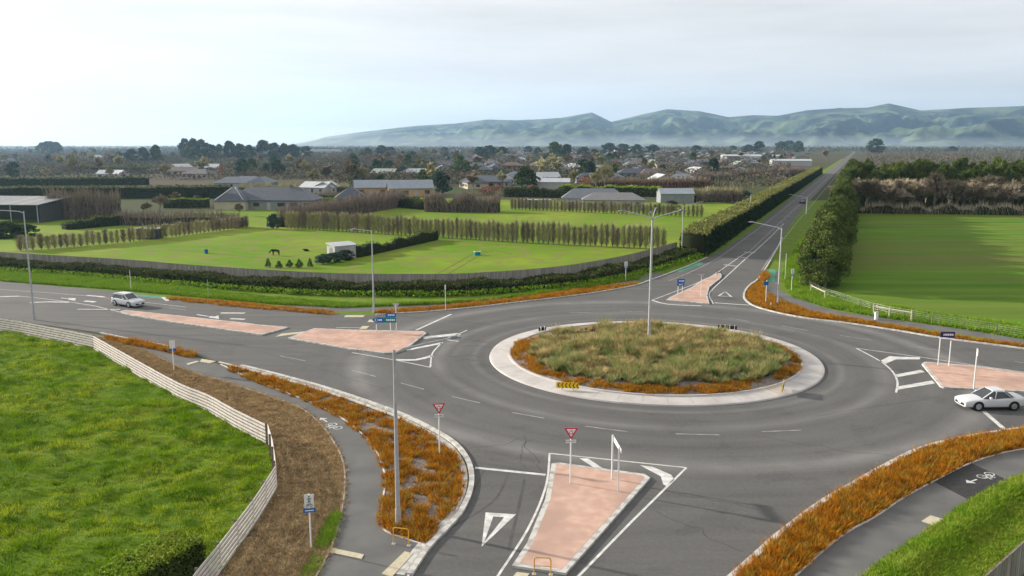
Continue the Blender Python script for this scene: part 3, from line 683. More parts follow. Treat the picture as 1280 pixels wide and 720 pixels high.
St = S[tus]; St = St[RNG.uniform(0, 1, len(St)) < .36]; grn0 = (St[:, 1] < RC.y - 2 + 3 * (fbm(St[:, 0] * .4, St[:, 1] * .4, 3, 4) - .5) * 2) & (fbm(St[:, 0] * .35, St[:, 1] * .35, 3, 14) > .52) | (np.hypot(St[:, 0] - RC.x, St[:, 1] - RC.y) > 10.2) & (St[:, 1] < RC.y + 1)
grn = np.where(RNG.uniform(0, 1, len(St)) < .22, ~grn0, grn0)
for sel, m_, nm, hh in ((~grn, 'tussock', 'golden_tussock', .58), (grn, 'tussock_g', 'green_tussock', .6)):
    q_ = St[sel]; cl = (.35 + 1.3 * fbm(q_[:, 0] * .5, q_[:, 1] * .5, 3, 33)) * RNG.uniform(.55, 1.35, len(q_))
    V, Fc = tufts(np.column_stack([q_, mound_z(q_[:, 0], q_[:, 1])]), hh * cl, .055, 120, .9, .12); stuff(nm, V, Fc, M[m_])

# ------------------------------------------------------------------ near paddock inside the rail fence
FENCE = GL([(-330, 370), (-150, 392), (0, 414), (60, 425), (118.7, 437.5)]) 
FENCE2 = GL([(118.7, 437.5), (170, 468), (225, 500), (262, 516), (294, 534.7), (334, 555.5)])
FENCE3 = GL([(334, 555.5), (340, 578), (344.5, 611)])
FENCE4 = GL([(344.5, 611), (319.6, 652), (294, 688), (271.6, 719), (246, 752), (215, 800)])
FP = FENCE + FENCE2[1:] + FENCE3[1:] + FENCE4[1:]
pad = FP + [Vector((-60, 20, 0)), Vector((-140, 60, 0))]
x0, x1, y0, y1 = -62, -8, 24, 100; st = .3
X, Y = np.meshgrid(np.arange(x0, x1, st), np.arange(y0, y1, st), indexing='ij')
Z = .02 + .55 * np.clip(fbm(X * .45, Y * .95, 4, 21) - .42, 0, 1) + .10 * fbm(X * 1.7, Y * 1.7, 2, 5)
nx_, ny_ = X.shape; idx = np.arange(nx_ * ny_).reshape(nx_, ny_)
cx = (X[:-1, :-1] + st / 2).ravel(); cy = (Y[:-1, :-1] + st / 2).ravel(); keep = in_poly(pad, cx, cy)
Fq = np.stack([idx[:-1, :-1].ravel(), idx[1:, :-1].ravel(), idx[1:, 1:].ravel(), idx[:-1, 1:].ravel()], 1)[keep]
struct('near_paddock_soil', MB().poly(pad, .012), M['near_grass'])
tag(link('near_paddock', fast('near_paddock', np.stack([X.ravel(), Y.ravel(), Z.ravel()], 1), Fq, M['near_grass'], smoothf=True)), kind='structure')
S = scatter([p for p in pad if p.x > -200], 150000); S = S[(S[:, 1] > 24) & (S[:, 0] > -62)]
dist = np.hypot(S[:, 0], S[:, 1]); S = S[RNG.uniform(0, 1, len(S)) < np.clip(60 / dist, .3, 1) ** 1.2]
zz = .02 + .55 * np.clip(fbm(S[:, 0] * .45, S[:, 1] * .95, 4, 21) - .42, 0, 1) + .10 * fbm(S[:, 0] * 1.7, S[:, 1] * 1.7, 2, 5)
tall = .10 + .34 * np.clip(fbm(S[:, 0] * .8, S[:, 1] * 1.1, 3, 77) - .45, 0, 1) * 2
V, Fc = tufts(np.column_stack([S, zz]), tall, .05, 5, .8, .18); stuff('paddock_grass_blades', V, Fc, M['blade'])
S = S[RNG.integers(0, len(S), 900)]; V, Fc = tufts(S, .26, .05, 46, 1.1, .3); stuff('rank_grass_clumps', V, Fc, M['near_grass'])
# dry strip between rail fence and path
dirtP = GL([(100, 431), (118.7, 437.5), (170, 468), (225, 500), (294, 534.7), (334, 555.5), (340, 578), (344.5, 611), (319.6, 652), (271.6, 719), (230, 780), (360, 780)]) + list(reversed(PL[5:]))
st = .25; xa = [p.x for p in dirtP]; ya = [p.y for p in dirtP]
X, Y = np.meshgrid(np.arange(min(xa), max(xa), st), np.arange(28, 80, st), indexing='ij')
struct('dry_strip_soil', MB().poly(dirtP, .0105), M['dirt'])
S = scatter(dirtP, 26000)
V, Fc = tufts(S, .09, .05, 6, 1.6, .15); stuff('dry_grass', V, Fc, M['dry_blade'])
Pn_ = np.array([(p.x, p.y) for p in resample(PL, .6)]); dd_ = np.sqrt(((S[:, None, :] - Pn_[None]) ** 2).sum(2)).min(1)
k_ = RNG.uniform(0, 1, len(S)) < np.exp(-(dd_ / 1.5) ** 2) * .9 + .06; V, Fc = tufts(S[k_] + RNG.normal(0, .1, S[k_].shape), .11, .05, 8, 1.7, .18); stuff('straw_strip', V, Fc, M['straw'])
gpoly = GL([(424, 640), (430, 615), (424, 660), (411, 695), (392, 740), (372, 740), (392, 700), (408, 660)])
S = scatter(GL([(424, 643), (413, 682), (394, 720), (380, 745), (366, 745), (388, 700), (404, 665), (418, 640)]), 2600); S = S[(fbm(S[:, 0] * .9, S[:, 1] * .9, 3, 5) + RNG.normal(0, .12, len(S))) > .5]; V, Fc = tufts(S, .16, .05, 7, 1.0, .15); stuff('path_side_grass', V, Fc, M['verge_blade'])
# grass on the west verge and the east verge
vg = GL([(-20, 338), (150, 351), (330, 372), (470, 382), (600, 376), (720, 360), (800, 345)]) + list(reversed(GL([(-20, 350), (140, 362), (250, 372), (350, 381), (430, 385), (560, 380), (660, 370.5), (740, 359), (800, 349)])))
S = scatter(vg, 15000); V, Fc = tufts(S, .22 + .25 * fbm(S[:, 0] * .5, S[:, 1] * .5, 3, 6), .10, 6, .9, .2); stuff('verge_grass', V, Fc, M['verge_blade'])
vg = GL([(1000, 300), (985, 330), (978, 350), (992, 372), (1040, 386), (1100, 397), (1180, 408), (1280, 424), (1400, 442), (1400, 425), (1280, 408), (1180, 396), (1100, 381), (1050, 372), (1018, 360), (1012, 340), (1020, 300)])
S = scatter(vg, 14000); V, Fc = tufts(S, .2 + .35 * fbm(S[:, 0] * .6, S[:, 1] * .6, 3, 6), .09, 6, .9, .2); stuff('east_verge_grass', V, Fc, M['verge_blade'])
# bank at the bottom right, falling away behind the path
bankP = ER[2:] + [Vector((60, 46, 0)), Vector((60, 20, 0)), Vector((12, 20, 0))]
st = .25; X, Y = np.meshgrid(np.arange(10, 45, st), np.arange(22, 60, st), indexing='ij')
Pn = np.array([(p.x, p.y) for p in resample(ER, .5)])
def dER(x, y):
    d = np.full(x.shape, 1e9)
    for a in Pn: d = np.minimum(d, (x - a[0]) ** 2 + (y - a[1]) ** 2)
    return np.sqrt(d)
def bank_z(x, y):
    d = dER(x, y); return .03 + .26 * np.exp(-((d - 1.1) / .75) ** 2) + .12 * fbm(x * 1.2, y * 1.2, 3, 9)
cx = (X[:-1, :-1] + st / 2).ravel(); cy = (Y[:-1, :-1] + st / 2).ravel(); keep = in_poly(bankP, cx, cy)
nx_, ny_ = X.shape; idx = np.arange(nx_ * ny_).reshape(nx_, ny_); Z = bank_z(X, Y)
Fq = np.stack([idx[:-1, :-1].ravel(), idx[1:, :-1].ravel(), idx[1:, 1:].ravel(), idx[:-1, 1:].ravel()], 1)[keep]
struct('bank_soil', MB().poly(bankP, .011), M['near_grass'])
tag(link('grass_bank', fast('grass_bank', np.stack([X.ravel(), Y.ravel(), Z.ravel()], 1), Fq, M['near_grass'], smoothf=True)), kind='structure')
S = scatter(bankP, 60000); S = S[(S[:, 0] < 44)]; d_ = dER(S[:, 0], S[:, 1])
V, Fc = tufts(np.column_stack([S, bank_z(S[:, 0], S[:, 1])]), .12 + .09 * np.exp(-((d_ - 1.1) / .8) ** 2), .035, 6, .9, .12); stuff('bank_grass', V, Fc, M['bank_blade'])

# ------------------------------------------------------------------ hills
def hills():
    ctrl = [(-400, 180), (330, 180), (350, 178.5), (400, 173), (450, 166), (520, 158), (570, 155), (610, 150), (640, 151), (670, 150), (700, 148), (738, 141.5), (762, 153), (800, 144), (830, 138), (870, 141), (905, 148), (935, 146), (965, 147), (1000, 141),
            (1040, 139), (1075, 139), (1100, 134.5), (1140, 143), (1200, 141), (1280, 140), (1400, 134), (1600, 130), (2000, 138), (2600, 150)]
    px = np.arange(300, 2100, 2.2); yy = np.interp(px, [c[0] for c in ctrl], [c[1] for c in ctrl])
    rr_ = np.concatenate([np.linspace(4300, 7600, 150), np.linspace(7700, 9500, 14)])
    R0 = 7600.0
    az = np.arctan((px - 640) / F)            # azimuth
    A, RR = np.meshgrid(az, rr_, indexing='ij'); Yr = np.repeat(yy[:, None], len(rr_), 1)
    Hr = (180 - Yr) / F * R0 * np.cos(PITCH) * 1.0 + 19
    t = np.clip((RR - 4900) / (R0 - 4900), 0, 1)
    X = RR * np.sin(A); Y = RR * np.cos(A)
    wob_ = fbm(X / 900, Y / 900, 4, 41)
    t2 = np.clip(t + .25 * (wob_ - .5) * (1 - t) * 2 * (t > 0), 0, 1)
    prof = t2 ** 1.25
    rid = 1 - np.abs(2 * fbm(X / 520 + 3, Y / 900, 4, 11) - 1)     # spurs and gullies
    mid = np.sin(np.pi * np.clip(t, 0, 1))
    Z = Hr * (prof + mid * (rid - .72) * .95 + mid * ((1 - np.abs(2 * fbm(X / 190 + 7, Y / 330, 4, 29) - 1)) - .7) * .5)
    back = np.clip((RR - R0) / 1900, 0, 1); Z = np.where(RR > R0, Hr * (1 - .5 * back), Z)
    Z = np.where(t <= 0, -3, np.minimum(Z, Hr * (.25 + .76 * t) + 2))
    fade = np.clip((Hr - 19) / 60, 0, 1); Z = Z * fade - 3 * (1 - fade)
    n1, n2 = A.shape; idx = np.arange(n1 * n2).reshape(n1, n2)
    Fq = np.stack([idx[:-1, :-1].ravel(), idx[:-1, 1:].ravel(), idx[1:, 1:].ravel(), idx[1:, :-1].ravel()], 1)
    m = bpy.data.materials.new('hill_pasture'); m.use_nodes = True; t_ = m.node_tree; N = t_.nodes.new; K = t_.links.new
    b = t_.nodes['Principled BSDF']; b.inputs['Roughness'].default_value = 1; b.inputs['Specular IOR Level'].default_value = .1
    g = N('ShaderNodeNewGeometry').outputs['Position']
    nn = N('ShaderNodeTexNoise'); nn.inputs['Scale'].default_value = .005; nn.inputs['Detail'].default_value = 8; nn.inputs['Roughness'].default_value = .62; K(g, nn.inputs['Vector'])
    r_ = N('ShaderNodeValToRGB'); e = r_.color_ramp.elements
    e[0].position = .42; e[0].color = (.006, .014, .022, 1); e[1].position = .64; e[1].color = (.11, .14, .075, 1)  # dark bush colours carry distance haze as a painted blue tint
    q_ = e.new(.49); q_.color = (.014, .028, .028, 1); q_ = e.new(.50); q_.color = (.05, .075, .045, 1)
    K(nn.outputs['Fac'], r_.inputs['Fac']); K(r_.outputs[0], b.inputs['Base Color'])
    tag(link('hills', fast('hills', np.stack([X.ravel(), Y.ravel(), Z.ravel()], 1), Fq, m, smoothf=True)), kind='structure')
hills()

# ================================================================== FENCES AND WALLS
def paling_fence(name, line, h, step, label, pw=.15, cat='fence'):
    root = empty(name, line[0], 0, label, cat); pts = resample(line, pw * 1.02); o0 = Vector(line[0])
    mb = MB(); rl = MB()
    for i, (a, b) in enumerate(zip(pts, pts[1:])):
        t = (b - a).normalized(); nrm = Vector((-t.y, t.x, 0)); off = nrm * (.012 if i % 2 else -.012)
        c = (a + b) / 2 + off - o0; mb.box((c.x, c.y, h / 2 + (random.uniform(-.015, .015))), (pw, .02, h), math.atan2(t.y, t.x))
    mb.build('paling', M['paling'], root)
    ps = resample(line, step)
    for p in ps[::1]:
        MB().box((0, 0, (h - .1) / 2), (.12, .12, h - .1)).build('post', M['post_wood'], root).location = p - o0 + Vector((0, .09, 0))
    cp = MB().ribbon([p - o0 for p in resample(line, 1.0)], .09, h + .02, h=.035); cp.build('capping_rail', M['post_wood'], root)
    return root
w_px = HT(520, 363, 343)
paling_fence('paling_fence', WALL, 2.15, 4.8, 'long weathered grey close-boarded timber fence curving behind the scrubby hedge')
BF = [G(1165, 790, 0), G(1212, 745), G(1262, 703), G(1345, 632), G(1420, 575)]
BF = [Vector((p.x, p.y, 0)) for p in [G(1150, 800, 1.75), G(1232, 721, 1.75), G(1280, 678, 1.75), G(1350, 620, 1.75), G(1440, 560, 1.75)]]
paling_fence('paling_fence', BF, 1.75, 2.4, 'short dark timber fence at the foot of the grass bank, bottom right corner')

# white post and rail fence
root = empty('rail_fence', FP[0], 0, 'pale six-rail timber fence bending round the near grass paddock', 'fence'); o0 = FP[0]
def chain(a): return resample(a, 2.35)
for seg, mt in ((FENCE, 'near'), (FENCE2, 'near'), (FENCE3, 'far'), (FENCE4, 'far')):
    if seg is FENCE: seg = [FENCE[1]] + FENCE[2:]
    ln_ = smooth(seg, 3)
    for k in range(6):
        z = .14 + k * .235; mb = MB()
        for a, b in zip(ln_, ln_[1:]):
            t = (b - a).normalized(); nrm = Vector((t.y, -t.x, 0)) * (.08 if mt == 'near' else -.08)
            mb.bar(a - o0 + nrm + Vector((0, 0, z)), b - o0 + nrm + Vector((0, 0, z)), .035, .145)
        mb.build('rail', M['rail_wood'], root)
    ps = resample(ln_, 2.3)
    for p in ps:
        pm = MB().box((0, 0, .73), (.11, .11, 1.46)); pm.build('post', M['post_wood'], root).location = p - o0

# post and wire fence of the east field with white gates
EW = smooth(GL([(1012, 362), (1031, 371), (1050, 377), (1090, 390), (1140, 400), (1200, 410), (1280, 423), (1400, 442)]), 5); o0 = EW[0]
root = empty('wire_fence', o0, 0, 'low post and wire fence along the near edge of the east field', 'fence')
for p in resample(EW, 3.2): MB().cyl((0, 0, 0), (0, 0, 1.15), .055, .05, 7).build('post', M['post_wood'], root).location = p - o0
wm = MB()
for k in range(5):
    for a, b in zip(EW, EW[1:]): wm.cyl(a - o0 + Vector((0, 0, .25 + .2 * k)), b - o0 + Vector((0, 0, .25 + .2 * k)), .006, .006, 3, caps=False)
wm.build('wire', M['galv'], root)
def strainer(a, b, label, mid=False):
    a, b = Vector(a), Vector(b); r_ = empty('strainer_frame', a, 0, label, 'fence frame'); d = b - a
    for p in ([Vector(), d] + ([d * .42] if mid else [])): MB().cyl((0, 0, 0), (0, 0, 1.25), .1, .09, 8).build('post', M['wall cream'], r_).location = p
    MB().cyl(Vector((0, 0, 1.1)), d + Vector((0, 0, 1.0)), .07, .07, 8).build('rail', M['wall cream'], r_)
strainer(G(1013.5, 367.5), G(1031, 375), 'short pale timber strainer rail beside the pine belt')
strainer(G(1092, 395), G(1139, 402), 'long pale timber strainer rail beside the orange verge', True)
bx = empty('marker_box', G(1095, 399.5), 0, 'small white utility marker box in front of the long pale rail', 'utility box')
MB().box((0, 0, .4), (.3, .3, .8)).build('cabinet', M['white_paint'], bx); MB().box((0, 0, .83), (.36, .36, .06)).build('lid', M['concrete'], bx)

# ================================================================== LAMPS, SIGNS, POSTS
def lamp(px, yb, yt, arms, label, r=.10, zlift=.7, name='street_lamp', z0=0.0, head=.6):
    b = G(px, yb); h = HT(px, yb, yt); o = empty(name, (b.x, b.y, z0), 0, label, 'street lamp', 'street lamps round the junction'); h -= z0
    MB().cyl((0, 0, 0), (0, 0, .9), r * 1.25, r * 1.2, 10).build('pole_base', M['galv'], o)
    MB().cyl((0, 0, .9), (0, 0, h), r, r * .55, 10).build('pole', M['galv'], o)
    for ang, ln_ in arms:
        d = Vector((math.cos(R(ang)), math.sin(R(ang)), 0)); z = h - .05
        pts = [Vector((0, 0, z - .15)) + d * 0.02, Vector((0, 0, z + zlift * .15)) + d * ln_ * .15, Vector((0, 0, z + zlift * .6)) + d * ln_ * .6, Vector((0, 0, z + zlift)) + d * ln_]
        MB().tube(pts, .045, 7).build('arm', M['galv'], o)
        e = pts[-1] + d * head * .4
        hb = MB().box((0, 0, 0), (head, .26, .09)); hb.box((-.1, 0, .06), (head * .6, .2, .06)); l_ = hb.build('lamp_head', M['wall grey'], o); l_.location = e; l_.rotation_euler = (0, 0, R(ang))
        g_ = MB().box((.05, 0, -.055), (head * .6, .2, .02)); g_.build('lens', M['lamp_clear'], l_)
    return o
lamp(811, 432, 272, [(8, 2.7), (75, 2.7), (188, 2.7), (255, 2.0)], 'tall four-armed galvanised lamp at the centre of the roundabout', r=.15, z0=.3)
lamp(498, 657, 437, [(28, 3.0)], 'tall lamp with one arm standing in the large orange bed', r=.12, zlift=.3)
lamp(467.5, 392, 288, [(215, 2.0)], 'single-armed lamp at the left end of the orange strip beside the west road', zlift=.3)
lamp(43, 400, 264, [(185, 3.0)], 'grey lamp behind the rail fence at the far left of the west road', r=.11, zlift=.2)
lamp(972, 381, 285, [(150, 3.4)], 'lamp in the orange bed on the north-east corner, arm over the highway', r=.11, zlift=.6)
lamp(852, 320, 257, [(20, 3.4)], 'lamp beside the end of the tall hedge and grey timber fence', zlift=.6)
lamp(937, 278, 243, [(-20, .5)], 'slim lamp on the highway verge in front of the tall hedge', zlift=.1, head=.5)
lamp(1007.5, 272, 247, [(165, 4.0)], 'highway lamp in front of the pine belt, arm over the road', zlift=.8)
lamp(967, 252, 234, [(-20, .5)], 'distant slim lamp on the highway verge, nearer of the far two', zlift=.1, head=.5)
lamp(988, 237, 226, [(-20, .5)], 'distant slim lamp on the highway verge, farthest along the hedge', zlift=.1, head=.5)

def arrow_glyph(mb, cx, cz, s, ang, y=-.022, m=0):
    """small curved arrow"""
    pts = [(cx + s * math.cos(ang + k * .28), cz + s * math.sin(ang + k * .28)) for k in range(5)]
    for (a, b), (c, d) in zip(pts, pts[1:]): mb.bar((a, y, b), (c, y, d), .012, s * .34, m)
    a, b = pts[-1]; t = ang + 4 * .28 + 1.57; tx, tz = math.cos(t), math.sin(t); nx_, nz_ = -tz, tx; q_ = s * .5
    mb.add([(a + nx_ * q_, y - .003, b + nz_ * q_), (a - nx_ * q_, y - .003, b - nz_ * q_), (a + tx * q_ * 1.3, y - .003, b + tz * q_ * 1.3)], [(0, 1, 2), (2, 1, 0)], m)
def text(s, size, m, parent, loc, rx=math.pi / 2, rz=0, name='lettering'):
    c = bpy.data.curves.new(name, 'FONT'); c.body = s; c.size = size; c.align_x = 'CENTER'; c.align_y = 'CENTER'; c.extrude = .002; c.materials.append(m)
    o = bpy.data.objects.new(name, c); COL.objects.link(o); o.parent = parent; o.location = loc; o.rotation_euler = (rx, 0, rz)
    bpy.context.view_layer.update(); me = bpy.data.meshes.new_from_object(o.evaluated_get(bpy.context.evaluated_depsgraph_get())); q_ = link(name, me, parent); q_.location = loc; q_.rotation_euler = (rx, 0, rz); bpy.data.objects.remove(o); return q_
def tri(w, cz, y, t):
    h = w * .87; return [(-w / 2, y, cz + h / 2), (w / 2, y, cz + h / 2), (0, y, cz - h / 2), (-w / 2, y + t, cz + h / 2), (w / 2, y + t, cz + h / 2), (0, y + t, cz - h / 2)]
TF = [(0, 2, 1), (3, 4, 5), (0, 1, 4, 3), (1, 2, 5, 4), (2, 0, 3, 5)]
def give_way(px, yb, yt, yaw, label, back=False, z0=0.0, w=.8, plate=True):
    b = G(px, yb, z0); o = empty('give_way_sign', b, yaw, label, 'road sign', 'give way signs'); h = HT(px, yb, yt)
    MB().cyl((0, 0, 0), (0, 0, h - .1), .04, .04, 8).build('post', M['white_paint'], o)
    cz = h - w * .42
    p = MB().add(tri(w, cz, -.075, .02), TF).build('sign_panel', M['red_paint'] if not back else M['red_paint'], o)
    MB().add(tri(w * .66, cz + .045, -.082, .006), TF).build('panel_face', M['white_paint'], p)
    g = MB()
    for k in range(3): arrow_glyph(g, 0, cz + .08, w * .12, k * 2.09 + .3, -.088)
    g.build('roundabout_symbol', M['red_paint'], p)
    MB().add(tri(w, cz, -.052, .012), TF).build('panel_back', M['galv'], o)
    if plate:
        q_ = MB().box((0, -.06, cz - w * .56), (w * .72, .02, .17)).build('name_plate', M['white_paint'], o)
        text('GIVE WAY', .13, M['black'], q_, (0, -.073, cz - w * .56))
    return o
give_way(549.5, 570, 504, R(8), 'red and white give way sign standing in the large orange bed')
give_way(713, 604, 535, R(2), 'red and white give way sign on the near pink island', z0=.15)
give_way(495.5, 413.5, 379.5, R(175), 'give way sign seen from behind on the west pink island', z0=.15, plate=False, w=.75)
give_way(876, 372, 343, R(190), 'give way sign seen from behind on the far pink island', z0=.15, plate=False)

def shared_sign(px, yb, yt, yaw, label, name='shared_path_sign'):
    b = G(px, yb); o = empty(name, b, yaw, label, 'path sign', 'shared path signs'); h = HT(px, yb, yt)
    MB().cyl((0, 0, 0), (0, 0, h), .035, .035, 8).build('post', M['white_paint'], o)
    p = MB().box((0, -.05, h - .33), (.44, .02, .66)).build('sign_panel', M['white_paint'], o)
    g = MB(); f = -.065
    g.bar((0, f, h - .17), (0, f, h - .32), .012, .07).cyl((0, f - .004, h - .11), (0, f + .004, h - .11), .035, .035, 10)
    g.bar((-.1, f, h - .22), (.1, f, h - .22), .012, .035).bar((0, f, h - .3), (-.06, f, h - .4), .012, .035).bar((0, f, h - .3), (.06, f, h - .4), .012, .035)
    for cx in (-.09, .09):
        rg = [(cx + .06 * math.cos(a * .785), f, h - .55 + .06 * math.sin(a * .785)) for a in range(9)]
        for a, c in zip(rg, rg[1:]): g.bar(a, c, .01, .016)
    g.bar((-.09, f, h - .55), (-.02, f, h - .46), .01, .02).bar((-.02, f, h - .46), (.07, f, h - .47), .01, .02).bar((.07, f, h - .45), (.09, f, h - .55), .01, .02).bar((-.02, f, h - .46), (0, f, h - .55), .01, .02)
    g.build('pictogram', M['black'], p)
    q_ = MB().box((0, -.05, h - .80), (.58, .02, .2)).build('lower_plate', M['blue_paint'], o)
    MB().box((0, -.062, h - .80), (.40, .006, .05)).build('plate_legend', M['white_paint'], q_)
    return o
shared_sign(389, 686, 617.5, R(12), 'white sign with walker and bicycle on the dry strip beside the path')
shared_sign(217.5, 463, 426, R(200), 'small path sign facing away beside the rail fence')
shared_sign(782, 352, 327, R(-10), 'small white path sign near the west end of the dark roadside hedge')
shared_sign(1013 - 24, 366, 336, R(20), 'white path sign on the bright verge beside the pine belt')

def marker_post(px, yb, yt, label, w=.07, m='white_paint', z0=0.0, head=False, nm='marker_post'):
    b = G(px, yb, z0); h = HT(px, yb, yt) - z0; o = empty(nm, b, 0, label, 'post')
    MB().cyl((0, 0, 0), (0, 0, h), w / 2, w / 2, 8).build('post', M[m], o)
    MB().cyl((0, 0, h), (0, 0, h + .04), w / 2 + .01, w / 2 + .005, 8).build('cap', M['galv'], o)
    if head: MB().box((0, -.06, h - .3), (.34, .02, .5), R(70)).build('sign_panel', M['white_paint'], o)
    return o
marker_post(164, 364, 338, 'thin white post on the green verge behind the white wagon')
marker_post(557, 388, 356, 'thin white post in the orange strip beside the dark hedge', head=True)
marker_post(1217, 486.5, 434, 'single tall white post on the east pink island', .10, z0=.15, head=True)
marker_post(981, 352, 317, 'thin grey post on the verge in front of the nearest pine')
marker_post(260.5, 373, 350, 'thin pale post in front of the scrubby hedge, right of the white wagon', m='galv')
# green sign and its post, cycle signs on the north-east corner
def panel_sign(pxs, panels, yaw, label, z0=0.0, nm='direction_sign', pm='white_paint', cat='road sign'):
    """pxs: posts [(px, yfoot, ytop)]; panels: (x0, x1, z0, z1, material) in metres from the first post"""
    b = G(pxs[0][0], pxs[0][1], z0); o = empty(nm, b, 0, label, cat)
    for px, yb, yt in pxs:
        p = G(px, yb, z0) - b; h = HT(px, yb, yt) - z0
        MB().cyl((0, 0, 0), (0, 0, h), .045, .045, 8).build('post', M[pm], o).location = p
    for pn in panels:
        q_ = pn(o)
    return o
def flat_panel(x0, x1, z0, z1, m, yaw=0, arrow=0, legend=True, y=-.07):
    def f(o):
        P = [(x0, z0), (x1, z0), (x1, z1), (x0, z1)]
        if arrow < 0: P = [(x0, z0), (x1, z0), (x1, z1), (x0, z1), (x0 - (z1 - z0) * .6, (z0 + z1) / 2)]
        if arrow > 0: P = [(x0, z0), (x1, z0), (x1 + (z1 - z0) * .6, (z0 + z1) / 2), (x1, z1), (x0, z1)]
        n = len(P); mb = MB(); mb.add([(a, 0, c) for a, c in P] + [(a, .025, c) for a, c in P], [tuple(range(n)), tuple(range(2 * n - 1, n - 1, -1))] + [((i + 1) % n, i, n + i, n + (i + 1) % n) for i in range(n)])
        q_ = mb.build('sign_panel', M[m], o); q_.location = (0, y, 0); q_.rotation_euler = (0, 0, yaw)
        if legend:
            g = MB(); hh = z1 - z0; k = x0 + .25
            while k < x1 - .2:
                wd = random.uniform(.08, .16); g.box((k + wd / 2, -.006, (z0 + z1) / 2), (wd, .006, hh * .34)); k += wd + .05
            if arrow:
                ax = x0 - .05 if arrow < 0 else x1 + .05; s = -arrow
                g.bar((ax, -.006, (z0 + z1) / 2), (ax + .16 * s, -.006, z1 - .08), .006, .05).bar((ax, -.006, (z0 + z1) / 2), (ax + .16 * s, -.006, z0 + .08), .006, .05)
            g.build('legend', M['white_paint'], q_)
        return q_
    return f
sc_ = 93 / 1040
panel_sign([(470.8, 414.5, 404), (488.3, 414.5, 402)], [flat_panel(-.1, .75, .95, 1.5, 'blue_paint', arrow=-1), flat_panel(.76, 2.05, .95, 1.5, 'teal_paint'), flat_panel(.95, 2.05, 1.53, 1.95, 'blue_paint')],
           0, 'blue and teal direction sign pointing left on the west pink island', .15)
panel_sign([(847.3, 367.5, 349), (853, 365, 349.5)], [flat_panel(-.15, .85, 1.45, 1.95, 'blue_paint', arrow=0), flat_panel(-.15, .75, 1.05, 1.42, 'blue_paint', arrow=0)], 0, 'bright blue direction sign on the far pink island', .15)
panel_sign([(957, 380, 350)], [flat_panel(-.35, .2, 2.3, 2.75, 'blue_paint', legend=False)], 0, 'slim blue-topped sign post in the north-east orange bed', 0)
panel_sign([(1172.5, 456, 421), (1186, 457.5, 424)], [flat_panel(-.05, 1.15, 2.45, 2.95, 'dark_plum', yaw=R(-4), legend=True)], 0, 'dark purple-blue sign between two white posts on the east pink island', .15)
def nameblade(label):
    a = G(764.8, 598.8, .15); b = G(772.6, 614.2, .15); o = empty('chevron_sign', a, 0, label, 'road sign'); d = b - a
    ha, hb = HT(764.8, 598.8, 541) - .15, HT(772.6, 614.2, 556) - .15
    MB().cyl((0, 0, 0), (0, 0, ha), .05, .05, 8).build('post', M['white_paint'], o)
    MB().cyl((0, 0, 0), (0, 0, hb), .05, .05, 8).build('post', M['white_paint'], o).location = d
    t = d.normalized(); h = min(ha, hb)
    MB().bar(Vector((0, 0, h - .16)) - t * .2 + Vector((.07, 0, 0)), d + Vector((.07, 0, h - .16)) + t * .25, .03, .26).build('sign_panel', M['white_paint'], o)
nameblade('edge-on white sign panel between two posts on the near pink island')
def chevron_board(px, yb, w, h, label, yaw=0, front=True, posts=2, clear=.15):
    b = G(px, yb, .3); b.z = .2; o = empty('chevron_board', b, yaw, label, 'chevron board', 'chevron boards round the roundabout')
    for i in range(posts): MB().box((-w / 2 + w * (i + .5) / posts, .05, (clear + h) / 2 + .05), (.07, .07, clear + h + .1)).build('post', M['white_paint' if not front else 'galv'], o)
    p = MB().box((0, 0, clear + h / 2), (w, .03, h)).build('panel', M['yellow_paint'] if front else M['black'], o)
    if front:
        g = MB(); n = 6
        for i in range(n):
            cx = -w / 2 + w * (i + .55) / n; s = h * .32; c = clear + h / 2
            for sg in (1, -1): g.add([(cx - s * .5, -.021, c), (cx, -.021, c), (cx + s * .9, -.021, c + sg * h * .46), (cx + s * .4, -.021, c + sg * h * .46)], [(0, 1, 2, 3), (3, 2, 1, 0)])
        g.build('chevrons', M['black'], p)
    return o
chevron_board(709.5, 486, 1.75, .46, 'yellow board of black chevrons pointing left at the front of the roundabout', R(-8))
chevron_board(909, 413, 1.9, .35, 'dark-backed board on four white posts at the back of the roundabout', R(160), False, 4, .25)
chevron_board(678, 414, .95, .35, 'dark-backed board on two posts at the left rear of the roundabout', R(215), False, 2)
chevron_board(979, 487, 1.6, .55, 'pale edge-on board at the right front of the roundabout', R(68), True, 2)
def hoop(px, yb, w, h, yaw, label, m='hoop_yellow', z0=0.0):
    o = empty('hold_rail', G(px, yb, z0), yaw, label, 'cycle hoop', 'cycle hold rails')
    r_ = .1; pts = [(-w / 2, 0, 0), (-w / 2, 0, h - r_), (-w / 2 + .03, 0, h - .03), (-w / 2 + r_, 0, h), (w / 2 - r_, 0, h), (w / 2 - .03, 0, h - .03), (w / 2, 0, h - r_), (w / 2, 0, 0)]
    MB().tube(pts, .028, 8).build('bent_tube', M[m], o); MB().cyl((-w / 2, 0, h * .5), (w / 2, 0, h * .5), .018, .018, 6).build('crossbar', M[m], o)
    for s in (-1, 1): MB().box((s * w / 2, 0, .01), (.18, .18, .02)).build('foot_plate', M['galv'], o)
hoop(501.5, 681, .78, .85, R(-14), 'yellow tubular hoop beside the kerb of the large orange bed')
hoop(678, 718, .74, .8, R(-5), 'yellow tubular hoop at the near end of the pink island', z0=.15)
hoop(899, 344, .8, .8, R(30), 'tiny dark hoop at the far tip of the far pink island', 'black', .15)
panel_sign([(963.5, 384, 378)], [], 0, 'short white stub post in the north-east orange bed', 0, nm='stub_post', cat='post')

